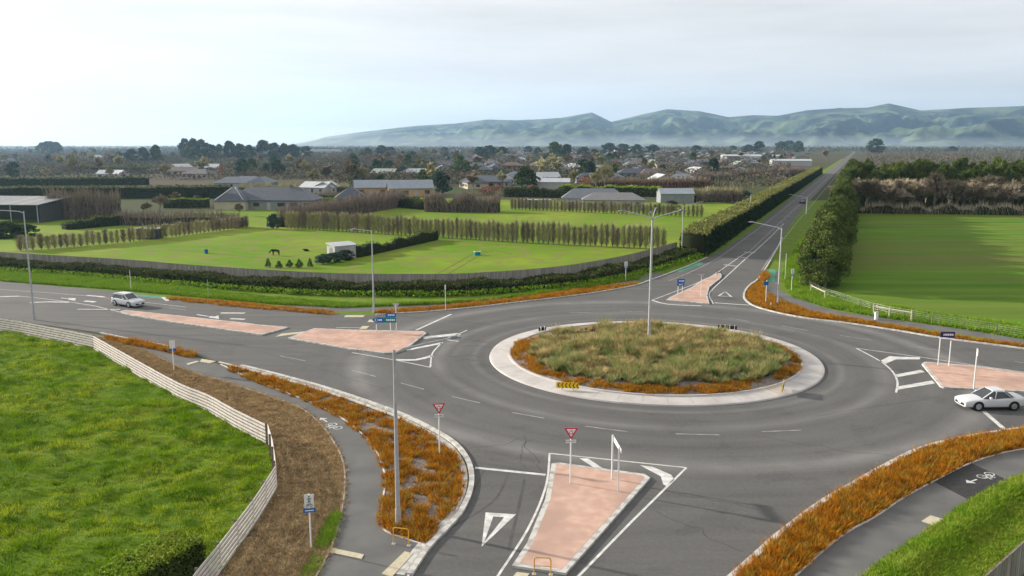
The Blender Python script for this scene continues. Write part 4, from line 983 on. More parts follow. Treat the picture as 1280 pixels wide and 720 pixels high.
# ================================================================== CARS
def make_car(kind, paint, L_=4.75, Wd=1.82):
    o = empty('parked_car' if False else 'car', (0, 0, 0)); hw = Wd / 2; hl = L_ / 2
    wag = kind == 'wagon'; H_ = 1.50 if wag else 1.44; rx, fx = -hl + .88, hl - .92
    zb = .98 if wag else .92
    st_ = [(-hl, .34, zb - .03, .86), (-hl + .03, .30, zb + .0, .89), (-hl + .08, .27, zb + .02, .92), (-hl + .25, .24, zb + .04, .965), (-hl + .9, .22, zb + .05, .99), (-hl + 1.6, .20, zb + .03, 1.0), (0, .20, zb, 1.0), (hl - 1.75, .20, zb - .02, 1.0),
           (hl - 1.3, .20, zb - .05, .99), (hl - .7, .22, zb - .10, .975), (hl - .3, .20, zb - .15, .95), (hl - .10, .20, zb - .20, .91), (hl - .03, .22, zb - .23, .88), (hl, .25, zb - .27, .85)]
    mb = MB(); n = 0; rings = []
    for x, z0, z1, w in st_:
        w *= hw; m_ = z0 + (z1 - z0) * .55
        half = [(0, z0), (w * .82, z0), (w * .97, z0 + .08), (w, m_), (w * .985, z1 - .13), (w * .93, z1 - .03), (w * .6, z1 + .02), (0, z1 + .035)]
        ring = [(x, y, z) for y, z in half] + [(x, -y, z) for y, z in reversed(half[1:-1])]
        rings.append(ring)
    k = len(rings[0]); vs = [p for r_ in rings for p in r_]
    fs = [(i * k + j, i * k + (j + 1) % k, (i + 1) * k + (j + 1) % k, (i + 1) * k + j) for i in range(len(rings) - 1) for j in range(k)]
    fs = [tuple(reversed(f)) for f in fs] + [tuple(range(k)), tuple(range(len(vs) - 1, len(vs) - k - 1, -1))]
    mb.add(vs, fs); body = mb.build('body', paint, o, True)
    bm_ = body.modifiers.new('sub', 'SUBSURF'); bm_.levels = 2; bm_.render_levels = 2
    # greenhouse
    if wag: base = [(-hl + .12, .86), (-hl + .5, .93), (hl - 1.75, .93), (hl - 1.22, .80)]; top = [(-hl + .38, .70), (-hl + .6, .76), (hl - 2.25, .74), (hl - 2.05, .66)]
    else: base = [(-hl + .72, .78), (-hl + 1.0, .90), (hl - 1.75, .92), (hl - 1.25, .80)]; top = [(-hl + 1.40, .62), (-hl + 1.6, .70), (hl - 2.25, .70), (hl - 2.05, .62)]
    def outline(pr, z, k_=1.0): return [(x, y * hw * k_, z) for x, y in pr] + [(x, -y * hw * k_, z) for x, y in reversed(pr)]
    zt = H_ - .06; bo = outline(base, zb - .05); to = outline(top, zt)
    g = MB().add(bo + to, [tuple(range(8, 16))] + [((i + 1) % 8, i, 8 + i, 8 + (i + 1) % 8) for i in range(8)][::1]); gl = g.build('windows', M['glass'], o)
    rt = outline([(x, y * 1.03) for x, y in top], zt - .02); rt2 = outline([(x * .93, y * .86) for x, y in top], H_)
    rf = MB().add(rt + rt2, [tuple(range(8, 16))] + [((i + 1) % 8, i, 8 + i, 8 + (i + 1) % 8) for i in range(8)]).build('roof', paint, o)
    for s in (1, -1):
        bs = [(x, y * hw * s * 1.012, zb - .03) for x, y in base]; tp_ = [(x, y * hw * s * 1.012, zt) for x, y in top]
        mid = (.1, .93 * hw * s, zb - .03); mt = (-.05, .745 * hw * s, zt)
        for a_, b_, w_, h_ in ((bs[3], tp_[3], .07, .05), (bs[0], tp_[0], .10, .06), (mid, mt, .05, .06), (bs[1], tp_[1], .11 if wag else .14, .05)): MB().bar(a_, b_, w_, h_).build('pillar', paint, o)
    for x in (rx, fx):
        for s in (1, -1):
            wl = MB().cyl((0, -.11, 0), (0, .11, 0), .33, .33, 20).build('wheel', M['tyre'], o); wl.location = (x, s * (hw - .10), .33)
            rm = MB().cyl((0, s * .10, 0), (0, s * .122, 0), .225, .20, 16)
            rm.build('rim', M['alloy'], wl)
            ar = [(x + .40 * math.cos(a * math.pi / 10), s * (hw * 1.0 + .004), .33 + .40 * math.sin(a * math.pi / 10)) for a in range(11)]
            hb = MB(); hb.add(ar + [(x - .38, s * (hw + .004), .2), (x + .38, s * (hw + .004), .2)], [tuple(range(13))]); hb.build('wheel_arch', M['black'], o)
    for s in (1, -1):
        MB().box((hl - .17, s * .60, zb - .34), (.24, .34, .11), R(-24 * s)).build('headlight', M['lamp_clear'], o)
        MB().box((-hl + .08, s * .66, .84), (.12, .34, .17), R(15 * s)).build('tail_light', M['lamp_red'], o)
        MB().box((hl - 1.72, s * (hw + .07), zb + .06), (.14, .2, .13)).build('wing_mirror', paint, o)
        for dx_ in (.25, -.75): MB().box((dx_, s * (hw * .995), zb - .16), (.16, .03, .03)).build('door_handle', paint, o)
        MB().box((-.2, s * (hw * .985), .24), (2.4, .05, .08)).build('side_sill', M['black'], o)
    MB().box((hl - .015, 0, .42), (.06, 1.1, .16)).build('grille', M['black'], o)
    MB().box((hl + .03, 0, .47), (.02, .36, .12)).build('number_plate', M['white_paint'], o)
    if wag:
        for s in (1, -1): MB().box((-.5, s * .6, H_ + .03), (1.9, .04, .04)).build('roof_rail', M['galv'], o)
    return o
def place_car(o, c, ang, label): o.location = (c.x, c.y, .022); o.rotation_euler = (0, 0, ang); tag(o, label, 'car')
c1 = make_car('wagon', M['car_white'], 4.35, 1.76); a, b = G(142, 382.4), G(161, 385.3); d_ = b - a; m_ = (a + b) / 2 + d_.normalized() * .1
nrm = Vector((-d_.y, d_.x, 0)).normalized(); place_car(c1, m_ + nrm * .9, math.atan2(d_.y, d_.x), 'white estate car driving right on the west road beside the fence')
c1['label'] = 'white estate car on the west road beside the long pink island'
c2 = make_car('sedan', M['car_white'], 4.4, 1.72); a, b = G(1266.6, 514), G(1222.9, 514.4); d_ = b - a; nrm = Vector((d_.y, -d_.x, 0)).normalized()
place_car(c2, (a + b) / 2 + nrm * .85, math.atan2(d_.y, d_.x), 'white saloon car leaving past the east pink island')
c2['label'] = 'white saloon car beside the east pink island'
c3 = make_car('sedan', M['car_dark'], 4.6, 1.8); place_car(c3, G(1003, 254), math.atan2(-UD.y, -UD.x), 'dark car far off on the straight highway')

# ================================================================== VEGETATION
def hedge(name, line, w, h, label, leaf, top=None, n=None, size=.22, rough=.25, core='core', cat='hedge', z0=0.0, kind=None, batter=.1):
    """clipped or shaggy hedge: dark core and a skin of leaf-sized faces, one mesh"""
    o0 = Vector((line[0].x, line[0].y, 0)); pts = resample(line, 1.0)
    if len(pts) < 2: pts = [line[0], line[-1]]
    P = np.array([(p.x - o0.x, p.y - o0.y) for p in pts]); T = np.gradient(P, axis=0); T /= np.linalg.norm(T, axis=1)[:, None]; Nn = np.stack([-T[:, 1], T[:, 0]], 1)
    L_ = len(pts); n = n or int(L_ * (2 * h + w) * 22)
    s = RNG.uniform(0, L_ - 1, n); i = s.astype(int); f = (s - i)[:, None]; i2 = np.minimum(i + 1, L_ - 1)
    c = P[i] * (1 - f) + P[i2] * f; nn = Nn[i]
    var = 1 + rough * (fbm(s * .35 + 5, s * 0, 3, int(h * 10)) - .5) * 2
    u = RNG.uniform(0, 2 * h + w, n); side = np.where(u < h, 1, np.where(u < 2 * h, -1, 0))
    lat = np.where(side != 0, side * w / 2, RNG.uniform(-w / 2, w / 2, n)); zz = np.where(side == 0, h, np.where(u < h, u, u - h))
    lat = lat * (1 - batter * zz / h) + RNG.normal(0, size * .45, n); z = np.maximum(zz * var + RNG.normal(0, size * .35, n), .03) + z0
    lump = (fbm(c[:, 0] * .7 + 50, c[:, 1] * .7 + zz, 3, 8) - .5) * rough * 1.4; lat += side * lump
    X = np.stack([c[:, 0] + nn[:, 0] * lat, c[:, 1] + nn[:, 1] * lat, z], 1); V, Fq = leafq(X, size)
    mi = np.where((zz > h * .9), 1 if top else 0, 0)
    if leaf.startswith('twig'):      # leafless: upright shoots instead of leaves
        hh_ = h * .42 * RNG.uniform(.5, 1.5, n); q0 = np.column_stack([X[:, 0], X[:, 1], np.clip(X[:, 2] - hh_ * .6, 0, h * .8)]); V, F3 = tufts(q0, hh_, size * .3, 1, .35, .1); Fq = np.column_stack([F3, F3[:, 2]]) if False else None
        T3 = V.reshape(-1, 3, 3); V = np.stack([T3[:, 0], T3[:, 1], T3[:, 2] + (T3[:, 1] - T3[:, 0]) * .25, T3[:, 2]], 1).reshape(-1, 3); Fq = np.arange(len(V)).reshape(-1, 4)
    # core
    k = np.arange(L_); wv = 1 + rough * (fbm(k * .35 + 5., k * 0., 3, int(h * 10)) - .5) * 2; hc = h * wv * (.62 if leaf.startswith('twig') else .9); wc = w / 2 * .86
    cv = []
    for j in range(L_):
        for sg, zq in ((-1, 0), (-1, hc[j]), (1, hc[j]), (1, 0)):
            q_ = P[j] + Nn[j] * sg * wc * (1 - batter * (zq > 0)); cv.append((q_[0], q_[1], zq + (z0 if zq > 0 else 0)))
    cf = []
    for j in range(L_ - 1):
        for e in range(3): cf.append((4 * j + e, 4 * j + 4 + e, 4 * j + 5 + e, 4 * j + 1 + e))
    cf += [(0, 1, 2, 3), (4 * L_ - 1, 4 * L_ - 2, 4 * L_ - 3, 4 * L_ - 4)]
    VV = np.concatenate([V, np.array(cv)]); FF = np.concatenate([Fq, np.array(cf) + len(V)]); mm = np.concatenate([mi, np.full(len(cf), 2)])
    me = fast(name, VV, FF, [M[leaf], M[top or leaf], M[core]], mm); o = link(name, me); o.location = o0
    if kind: tag(o, kind=kind)
    return tag(o, label, cat)

def bare_tree_parts(seed, tall=False, nt=900, depth=4, tw=.028, spread=1.0):
    """unit tree: height 1, crown about .8 wide; returns trunk MB and twig arrays"""
    rg = random.Random(seed); tr = MB(); tips = []
    def br(p, d, ln_, r_, lv):
        q_ = p + d * ln_; tr.cyl(p, q_, r_, r_ * .62, 5 if lv < 2 else 4, caps=False); 
        if lv >= depth: tips.append((p, q_, d)); return
        for k in range(3 if lv else 5):
            a = rg.uniform(0, 6.28); t = rg.uniform(.25, .75) * spread * (.55 if tall else 1)
            x = d.orthogonal().normalized(); y = d.cross(x); nd = (d + (x * math.cos(a) + y * math.sin(a)) * t + Vector((0, 0, .12))).normalized()
            br(p + d * ln_ * rg.uniform(.55, 1), nd, ln_ * rg.uniform(.62, .82), r_ * .55, lv + 1)
        if lv >= 2: tips.append((p, q_, d))
    br(Vector((0, 0, 0)), Vector((rg.uniform(-.05, .05), rg.uniform(-.05, .05), 1)).normalized(), .27, .022, 0)
    zmax = max(max(t[1].z for t in tips), .5); V = []
    for _ in range(nt):
        p, q_, d = rg.choice(tips); b = p.lerp(q_, rg.random()); dd = (d + Vector([rg.gauss(0, .6) for _ in range(3)]) + Vector((0, 0, .25))).normalized(); l = rg.uniform(.05, .13)
        s = dd.orthogonal().normalized() * tw / 4
        V += [b - s, b + s, b + dd * l]
    k = 1 / (zmax + .05); tr.v = [(v[0] * k, v[1] * k, v[2] * k) for v in tr.v]; V = np.array([tuple(v * k) for v in V])
    return tr, V
def crown_leaves(seed, n, shape, leaf):
    g = np.random.default_rng(seed); nc = 46; C = []; Rr = []
    for i in range(nc):
        z = g.uniform(0, 1) ** .8 if shape != 'cone' else g.uniform(0, 1) ** 1.25
        if shape == 'round': rad = .5 * math.sqrt(max(1 - (2 * z - .9) ** 2 / 1.25, .05))
        elif shape == 'cone': rad = .5 * (1 - z) ** .75 + .03
        else: rad = .5 * min(1, (1.12 - z) * 1.9) * (.75 + .25 * min(1, z * 4))
        a = g.uniform(0, 6.28); rr_ = rad * math.sqrt(g.uniform(.15, 1)) * .85; C.append((rr_ * math.cos(a), rr_ * math.sin(a), (.0 if shape == 'oval' else .10) + z * (.9 if shape == 'oval' else .84))); Rr.append(g.uniform(.10, .17) * (.6 + rad))
    C = np.array(C); Rr = np.array(Rr); i = g.integers(0, nc, n); d = g.normal(0, 1, (n, 3)); d /= np.linalg.norm(d, axis=1)[:, None]
    P = C[i] + d * (Rr[i] * g.uniform(.55, 1.1, n))[:, None] * np.array([1, 1, .62]); P[:, 2] = np.maximum(P[:, 2], .03)
    return leafq(P, leaf)
PROTO = {}
def proto(key, kind, seed, mleaf, n=900, leaf=.07, shape='round', tall=False, split=False, tw=.028):
    if kind == 'bare':
        tr, V = bare_tree_parts(seed, tall, n, 4, tw); Fq = np.arange(len(V)).reshape(-1, 3)
        if split: PROTO[key] = (tr.mesh('trunk', M['bark']), fast('crown', V, Fq, M[mleaf])); return
        tv = np.array(tr.v); tf = [t for f in tr.f for t in ((f[0], f[1], f[2]), (f[0], f[2], f[3]))]
        VV = np.concatenate([V, tv]); FF = np.concatenate([Fq, np.array(tf) + len(V)]); mi = np.concatenate([np.zeros(len(Fq), int), np.ones(len(tf), int)])
        PROTO[key] = fast(key, VV, FF, [M[mleaf], M['bark']], mi)
    else:
        V, Fq = crown_leaves(seed, n, shape, leaf); tr = MB(); tr.cyl((0, 0, 0), (0, 0, .8), .03, .012, 6)
        rg = random.Random(seed)
        for k in range(7):
            a = rg.uniform(0, 6.28); z = rg.uniform(.25, .65); tr.cyl((0, 0, z), (.3 * math.cos(a), .3 * math.sin(a), z + .15), .012, .004, 4, caps=False)
        if split: PROTO[key] = (tr.mesh('trunk', M['bark']), fast('crown', V, Fq, M[mleaf])); return
        tv = np.array(tr.v); tf = [f for f in tr.f if len(f) == 4]
        VV = np.concatenate([V, tv]); FF = np.concatenate([Fq, np.array(tf) + len(V)]); mi = np.concatenate([np.zeros(len(Fq), int), np.ones(len(tf), int)])
        PROTO[key] = fast(key, VV, FF, [M[mleaf], M['bark']], mi)
def tree(name, key, p, w, h, base, tail='from the left', group=None, cat='tree'):
    pr = PROTO[key]; rz = random.uniform(0, 6.28)
    if isinstance(pr, tuple):
        o = empty(name, p, rz); link('trunk', pr[0], o); link('crown', pr[1], o)
    else: o = link(name, pr); o.location = p; o.rotation_euler = (0, 0, rz)
    o.scale = (w, w, h); o['category'] = cat; rank(o, base, tail, group); return o

# ---- hedges near the junction
ln_ = offset(WALL, -2.3); ln_ = [p for p in ln_]
hedge('scrub_hedge', ln_, 3.4, 1.22, 'long shaggy dark scrub hedge at the foot of the grey timber fence', 'scrub', 'scrub', size=.28, rough=.4, n=90000)
iv = offset(WALL[10:], -4.5)
S = []; 
for p in resample(iv, .22): S.append((p.x + random.gauss(0, .35), p.y + random.gauss(0, .35), 0))
S = np.array(S); S = np.concatenate([S + RNG.normal(0, .3, S.shape) * [1, 1, 0] for _ in range(16)]); S[:, 0] += RNG.normal(0, .4, len(S)); S[:, 2] = RNG.uniform(.05, .75, len(S))
V, Fq = leafq(S, .3); stuff('ivy_fringe', V, Fq, M['verge_blade'])
h0 = G(866, 320); HL = [h0 + UD * k for k in (0, 60, 140, 240, 340, 440)]
hedge('tall_hedge', HL, 4.6, 4.4, 'tall clipped hedge with a sunlit top running beside the straight highway', 'hedge_dk', 'hedge_top_lit', n=150000, size=.34, rough=.12)  # sunlit top and shaded face are put into two leaf colours
A, B = G(257, 667, 1.9), G(165, 722, 1.9); A.z = B.z = 0; d_ = (B - A).normalized(); nn = Vector((d_.y, -d_.x, 0)); nn = nn if nn.x < 0 else -nn
hedge('clipped_hedge', [A + nn * 1.0, B + nn * 1.0, B + nn * 1.0 + d_ * 12], 2.0, 1.9, 'dense clipped hedge against the rail fence in the bottom left corner', 'hedge', 'bank_blade', n=30000, size=.14, rough=.12)  # yellower top faces paint sunlight onto this hedge

def hpx(name, a, b, ytop, label, leaf, w=2.0, top=None, size=.4, rough=.3, dens=5.0):
    p, q_ = G(*a), G(*b); h = HT(a[0], a[1], ytop); return hedge(name, [p, (p + q_) / 2, q_], w, h, label, leaf, top, n=int((q_ - p).length * (2 * h + w) * dens * (2.2 if leaf.startswith('twig') else 1.6)), size=size, rough=rough)
hpx('shelter_hedge', (-60, 249), (292, 247), 234, 'long dark green shelter hedge behind the barn on the left, the nearer', 'hedge_dk', 4, 'hedge', .6, .12, 2.4)  # lighter top leaves put sunlight into the colour of the shelter hedges
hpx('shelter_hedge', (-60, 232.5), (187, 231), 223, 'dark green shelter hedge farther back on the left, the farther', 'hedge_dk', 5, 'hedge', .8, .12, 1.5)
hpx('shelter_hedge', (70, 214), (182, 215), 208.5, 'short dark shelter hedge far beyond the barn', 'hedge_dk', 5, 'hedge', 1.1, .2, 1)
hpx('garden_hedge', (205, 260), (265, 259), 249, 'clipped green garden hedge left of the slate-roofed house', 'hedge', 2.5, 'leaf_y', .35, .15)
hpx('bare_hedge', (60, 274), (152, 272), 245, 'tall brown leafless hedge beside the barn', 'twig_dk', 5, 'twig', .5, .3)
hpx('bare_hedge', (150, 281), (304, 284), 265, 'dark leafless hedge running up to the slate-roofed house', 'twig_dk', 2.5, 'twig_dk', .4, .25)
hpx('bare_hedge', (352, 284), (505, 257), 262, 'dark leafless hedge slanting away from the round bush', 'twig_dk', 3, 'twig_dk', .4, .2)
hpx('bare_hedge', (533, 264), (625, 265), 246, 'dense dark twiggy hedge at the left end of the second tree row', 'twig_dk', 6, 'twig_dk', .5, .9)
hpx('garden_hedge', (504, 259), (534, 262), 248, 'dark green hedge below the pale steel roofs', 'hedge_dk', 4, 'hedge', .4, .3)
hpx('garden_hedge', (630, 246), (706, 247), 236, 'green hedge left of the long grey-roofed house', 'hedge', 4, 'scrub', .5, .4)
hpx('garden_hedge', (700, 243), (830, 246), 232, 'green hedge behind the long grey-roofed house', 'hedge', 5, 'leaf_y', .5, .3)
hpx('bare_hedge', (866, 253), (926, 251), 238, 'leafless hedge between the pale shed and the tall roadside hedge', 'twig_dk', 4, 'twig_g', .5, .4)
hpx('bare_hedge', (735, 235), (884, 233), 225, 'brown leafless orchard hedge in front of the town', 'twig_r', 8, 'twig', .8, .2, 2)
hpx('bare_hedge', (800, 228), (915, 226.5), 218.5, 'grey-brown leafless orchard hedge nearer the town roofs', 'twig', 8, 'twig_dk', .8, .2, 2)
hpx('bare_hedge', (922, 222), (1000, 219), 213.5, 'flat brown vineyard block beside the highway', 'twig_dk', 14, 'twig_dk', 1.0, .1, 1.5)
hpx('bare_hedge', (390, 251), (505, 250), 241, 'thin brown row in front of the timber-gabled roofs', 'twig', 3, 'twig', .4, .3, 3)
hpx('bare_hedge', (300, 240), (440, 240), 231, 'pale brown leafless strip behind the slate-roofed house', 'twig', 5, 'twig_g', .6, .3, 2)
hpx('low_hedge', (446, 322), (548, 299), 310, 'low ragged shrub hedge slanting up from the small white shed', 'hedge_dk', 1.1, 'hedge', .25, .6, 9)
hpx('shrub_row', (82, 287), (160, 280), 276, 'row of dark green garden shrubs in the left paddock', 'hedge_dk', 3.5, 'hedge', .4, .6)

# ---- trees in rows
for s in range(4): proto(f'row{s}', 'bare', 100 + s, 'twig_g', 260, tall=True)
def row_tree_mesh(seed, mk_):
    """trained, narrow leafless tree: stem with short upright shoots, unit height"""
    rg = random.Random(seed); tr = MB(); tr.cyl((0, 0, 0), (rg.uniform(-.04, .04), 0, .93), .05, .02, 5, caps=False); V = []
    for _ in range(330):
        z = rg.uniform(.1, .9); a = rg.uniform(0, 6.28); l = rg.uniform(.1, .3) * (1.15 - z * .5); o = rg.uniform(.05, .5)
        b = Vector((math.cos(a) * o * .45, math.sin(a) * o * .45, z - .04)); t = Vector((math.cos(a) * o, math.sin(a) * o, z + l)); s = Vector((-math.sin(a), math.cos(a), 0)) * .02
        V += [tuple(b - s), tuple(b + s), tuple(t)]
    V = np.array(V); tf = [t for f in tr.f for t in ((f[0], f[1], f[2]), (f[0], f[2], f[3]))]
    F1 = np.arange(len(V)).reshape(-1, 3); VV = np.concatenate([V, np.array(tr.v)]); FF = np.concatenate([F1, np.array(tf) + len(V)]); mi = np.concatenate([np.zeros(len(F1), int), np.ones(len(tf), int)])
    return fast('row_tree', VV, FF, [M[mk_], M['bark']], mi)
for s in range(4): PROTO[f'row{s}'] = row_tree_mesh(s, 'twig' if s % 2 else 'twig_g')
def tree_row(line, n, h, w, base, group, name='orchard_tree'):
    L_ = sum((b - a).length for a, b in zip(line, line[1:])); pts = resample(line, L_ / n)[:n]
    for p in pts:
        q_ = p + Vector((random.gauss(0, .08), random.gauss(0, .08), 0)); tree(name, f'row{random.randrange(4)}', q_, w * random.uniform(.85, 1.15), h * random.uniform(.88, 1.08), base, 'from the left end', group)
tree_row(GL([(360, 285.5), (470, 292.5), (640, 303), (836, 312)]), 84, 4.3, 2.3, 'narrow leafless tree, long row behind the small shed', 'trees of the long middle row')
tree_row(GL([(25, 314), (160, 303), (312, 284)]), 46, 2.9, 2.2, 'narrow leafless tree, slanting row of the left paddock', 'trees of the left paddock row')
tree_row(GL([(640, 262), (760, 267), (882, 272)]), 50, 3.5, 2.1, 'narrow leafless tree, row before the grey-roofed house', 'trees of the house row')
tree_row(GL([(890, 233), (945, 237)]), 14, 3.0, 1.3, 'narrow leafless tree, short row by the tall hedge', 'trees of the short row')

# ---- pine belt and the wood behind the east field
for s in range(3): proto(f'pine{s}', 'leafy', 200 + s, 'pine', 14000, .032, 'oval', split=True)
rt = Vector((UD.y, -UD.x, 0)); b0 = G(1026, 360)
for k in range(52):
    d = k * 2.6; p = b0 + UD * d + rt * random.uniform(-.6, .6); h = 8.6 + random.uniform(-.8, 1.1) + min(d, 120) * .01
    tree('pine_tree', f'pine{k % 3}', p, 6.2 * random.uniform(.9, 1.15), h, 'dark feathery pine in the highway belt', 'from the left', 'pines along the highway')
for k in range(34):
    p = b0 + UD * (138 + k * 7.5) + rt * random.uniform(-.8, .8)
    tree('pine_tree', f'pine{k % 3}', p, 7.5, 11 * random.uniform(.9, 1.1), 'dark feathery pine in the highway belt', 'from the left', 'pines along the highway')
for r_ in range(3):
    for k in range(20):
        px = 1062 + k * 14 + r_ * 5; p = G(px, 259 - r_ * 3.2); p.x += random.uniform(-1, 1)
        tree('pine_tree', f'pine{k % 3}', p, 7.6, (13.2 + r_ * .5) * random.uniform(.9, 1.1), ['dark pine, front rank of the eastern wood', 'dark pine, middle rank of the eastern wood', 'dark pine, back rank of the eastern wood'][r_], 'from the left', 'pines of the east wood')
for s in range(4): proto(f'bare{s}', 'bare', 300 + s, 'twig', 2600, split=True, tw=.04)
proto('barew', 'bare', 310, 'wall grey', 1200, tall=True, split=True)
for k in range(30):
    px = 1052 + k * 9.5; yb = 266.5 - (k % 3) * 1.6 + px * 0; p = G(px, yb)
    tree('bare_tree', f'bare{k % 4}', p, 10 * random.uniform(.85, 1.2), (9.2 + (1.6 if k in (12, 19, 20, 27) else 0)) * random.uniform(.88, 1.08), 'leafless brown tree at the back of the east field', 'from the left', 'leafless trees behind the east field')

hpx('bare_hedge', (1050, 266), (1330, 269), 255, 'dense leafless undergrowth along the back of the east field', 'twig', 3, 'twig_lt', .4, 1.0, 4)  # top twigs are coloured paler to counter the shade there
# ---- single trees and bushes nearer the town
for s in range(3):
    proto(f'ever{s}', 'leafy', 400 + s, 'leaf', 1700, .11, 'oval'); proto(f'blue{s}', 'leafy', 410 + s, 'leaf_b', 1700, .11, 'round')
    proto(f'brown{s}', 'bare', 420 + s, 'twig', 520); proto(f'rust{s}', 'leafy', 430 + s, 'twig_r', 700, .09, 'round'); proto(f'oliv{s}', 'bare', 440 + s, 'twig_g', 520)
proto('cone', 'leafy', 450, 'leaf', 1100, .09, 'cone'); proto('lime', 'leafy', 451, 'leaf_y', 1400, .09, 'round')
# thicker twigs for the far trees so that they read
for s in range(3):
    for nm_, mk_ in (('brown', 'twig'), ('oliv', 'twig_g')):
        tr, V = bare_tree_parts(500 + s, False, 1500, 4, .09); tf = [t for f in tr.f for t in ((f[0], f[1], f[2]), (f[0], f[2], f[3]))]; F1 = np.arange(len(V)).reshape(-1, 3)
        PROTO[f'{nm_}{s}'] = fast(nm_, np.concatenate([V, np.array(tr.v)]), np.concatenate([F1, np.array(tf) + len(V)]), [M[mk_], M['bark']], np.concatenate([np.zeros(len(F1), int), np.ones(len(tf), int)]))
def T(px, yb, yt, wpx, key, name, label):
    p = G(px, yb); d = p.y * cs + H * sn; tree(name, key, p, wpx * d / F * 1.3, HT(px, yb, yt) * 1.04, label)
T(342, 286.5, 268, 13, 'blue0', 'round_bush', 'round dark bush at the left end of the long tree row')
T(411, 260, 247, 22, 'lime', 'lime_bush', 'bright lime-green bush beside the slate-roofed house')
T(551, 243, 215, 22, 'blue1', 'blue_conifer', 'bluish conifer right of the pale steel roofs')
T(575, 218, 194, 28, 'cone', 'conifer', 'broad dark green conifer standing in the town gardens')
for i, (px, yb, yt, w) in enumerate([(618, 243, 231, 26), (665, 246, 231, 12), (733, 233, 219, 12), (604, 243, 234, 12)]): T(px, yb, yt, w, f'rust{i % 3}', 'rusty_shrub', 'rust-brown shrub in the gardens beyond the tree rows')
T(839, 263, 251, 14, 'blue2', 'dark_bush', 'dark bush in front of the pale gabled shed')
T(928, 248, 238, 20, 'blue0', 'dark_bush', 'rounded dark bush beside the tall roadside hedge')
for i, px in enumerate((335, 349, 362, 374, 388)): T(px, 334 + (i % 2), 323 + (i * 7 % 4), 7 + (i * 5 % 4), 'cone', 'young_conifer', 'small dark conifer just behind the grey timber fence')
for i, (px, yb, w) in enumerate(((404, 330, 16), (418, 328, 22), (432, 325, 20), (455, 318, 15))): T(px, yb, yb - 12, w, f'blue{i % 3}', 'shed_bush', 'dark bush in front of the small white shed')
for i, (px, yb, yt, w) in enumerate([(8, 297, 277, 34), (32, 296, 280, 28), (-10, 296, 278, 30)]): T(px, yb, yt, w, f'ever{i % 3}', 'barn_bush', 'dark bush in front of the open barn')
for i, (px, yb, yt, w) in enumerate([(88, 262, 246, 18), (200, 266, 243, 22), (220, 254, 240, 18), (248, 256, 244, 16), (180, 270, 252, 16), (288, 262, 247, 14), (300, 270, 254, 16)]):
    T(px, yb, yt, w, f'brown{i % 3}', 'bare_tree', 'leafless brown tree left of the slate-roofed house')
# evergreens on the skyline
sk = [(693, 199, 177, 19), (708, 200, 181, 13), (1095, 192, 174, 17), (460, 196, 184, 10), (478, 196, 182, 14), (488, 195, 184, 12), (440, 213, 200, 18), (485, 213, 200, 13), (503, 222, 208, 14), (520, 221, 205, 10), (515, 197, 189, 10),
      (62, 193, 177, 16), (54, 193, 178, 14), (70, 193, 178, 14), (232, 199, 174, 12), (243, 200, 173, 16), (254, 199, 175, 14), (264, 200, 181, 16), (275, 199, 180, 12), (287, 199, 177, 13), (300, 199, 180, 14), (312, 199, 181, 14), (329, 199, 176, 15), (343, 198, 179, 15), (356, 198, 179, 14), (368, 198, 181, 14), (383, 197, 183, 14),
      (196, 203, 181, 14), (180, 203, 185, 12), (165, 203, 187, 14), (150, 203, 190, 10), (600, 196, 184, 14), (612, 196, 182, 16), (628, 196, 183, 14), (556, 193, 184, 9), (660, 192, 183, 10), (672, 195, 184, 10),
      (948, 191, 177, 12), (935, 191, 181, 12), (915, 190, 182, 12), (975, 190, 177, 12), (986, 189, 176, 14), (998, 190, 176, 13), (760, 193, 179, 16), (778, 193, 180, 16), (796, 193, 180, 14), (815, 193, 181, 14), (730, 196, 184, 14), (742, 197, 186, 12), (333, 220, 205, 9), (298, 221, 209, 7), (307, 222, 208, 7), (870, 192, 182, 12), (1190, 190, 183, 10), (1150, 189, 183, 9)]
for i, (px, yb, yt, w) in enumerate(sk): T(px, yb, yt, w, f'{"blue" if i % 3 else "ever"}{i % 3}', 'evergreen_tree', 'dark rounded evergreen above the distant gardens')
T(1034, 203, 186, 12, 'brown1', 'bare_tree', 'leafless tree at the far end of the straight highway')

# ---- the town: houses, then random garden trees
HP = {}
def house_mesh(L_, D, e, rg_, hip, rf, wl, over=.45, split=False):
    wb = MB(); x, y = L_ / 2, D / 2
    if hip: wb.box((0, 0, e / 2), (L_, D, e))
    else:
        wb.add([(-x, -y, 0), (x, -y, 0), (x, y, 0), (-x, y, 0), (-x, -y, e), (x, -y, e), (x, y, e), (-x, y, e), (-x, 0, rg_), (x, 0, rg_)], [(0, 1, 5, 4), (2, 3, 7, 6), (1, 2, 6, 9, 5), (3, 0, 4, 8, 7), (4, 5, 9, 8), (6, 7, 8, 9)])
    rb = MB(); X, Y = x + over, y + over; ee = e - .08 + .02; rr_ = rg_ + .06; t = .14; hx = (X - Y * .95) if hip else X
    lo = [(-X, -Y, ee), (X, -Y, ee), (X, Y, ee), (-X, Y, ee)]; up = [(-hx, 0, rr_), (hx, 0, rr_)]
    vs = lo + up + [(a, b, c + t) for a, b, c in lo + up]
    rb.add(vs, [(6, 7, 11, 10), (8, 9, 10, 11), (7, 8, 11), (9, 6, 10), (0, 1, 7, 6), (1, 2, 8, 7), (2, 3, 9, 8), (3, 0, 6, 9), (3, 2, 1, 0)] if hip else
           [(6, 7, 11, 10), (8, 9, 10, 11), (0, 1, 7, 6), (2, 3, 9, 8), (1, 5, 11, 7), (5, 2, 8, 11), (3, 4, 10, 9), (4, 0, 6, 10), (1, 0, 4, 5), (3, 2, 5, 4)])
    return wb, rb
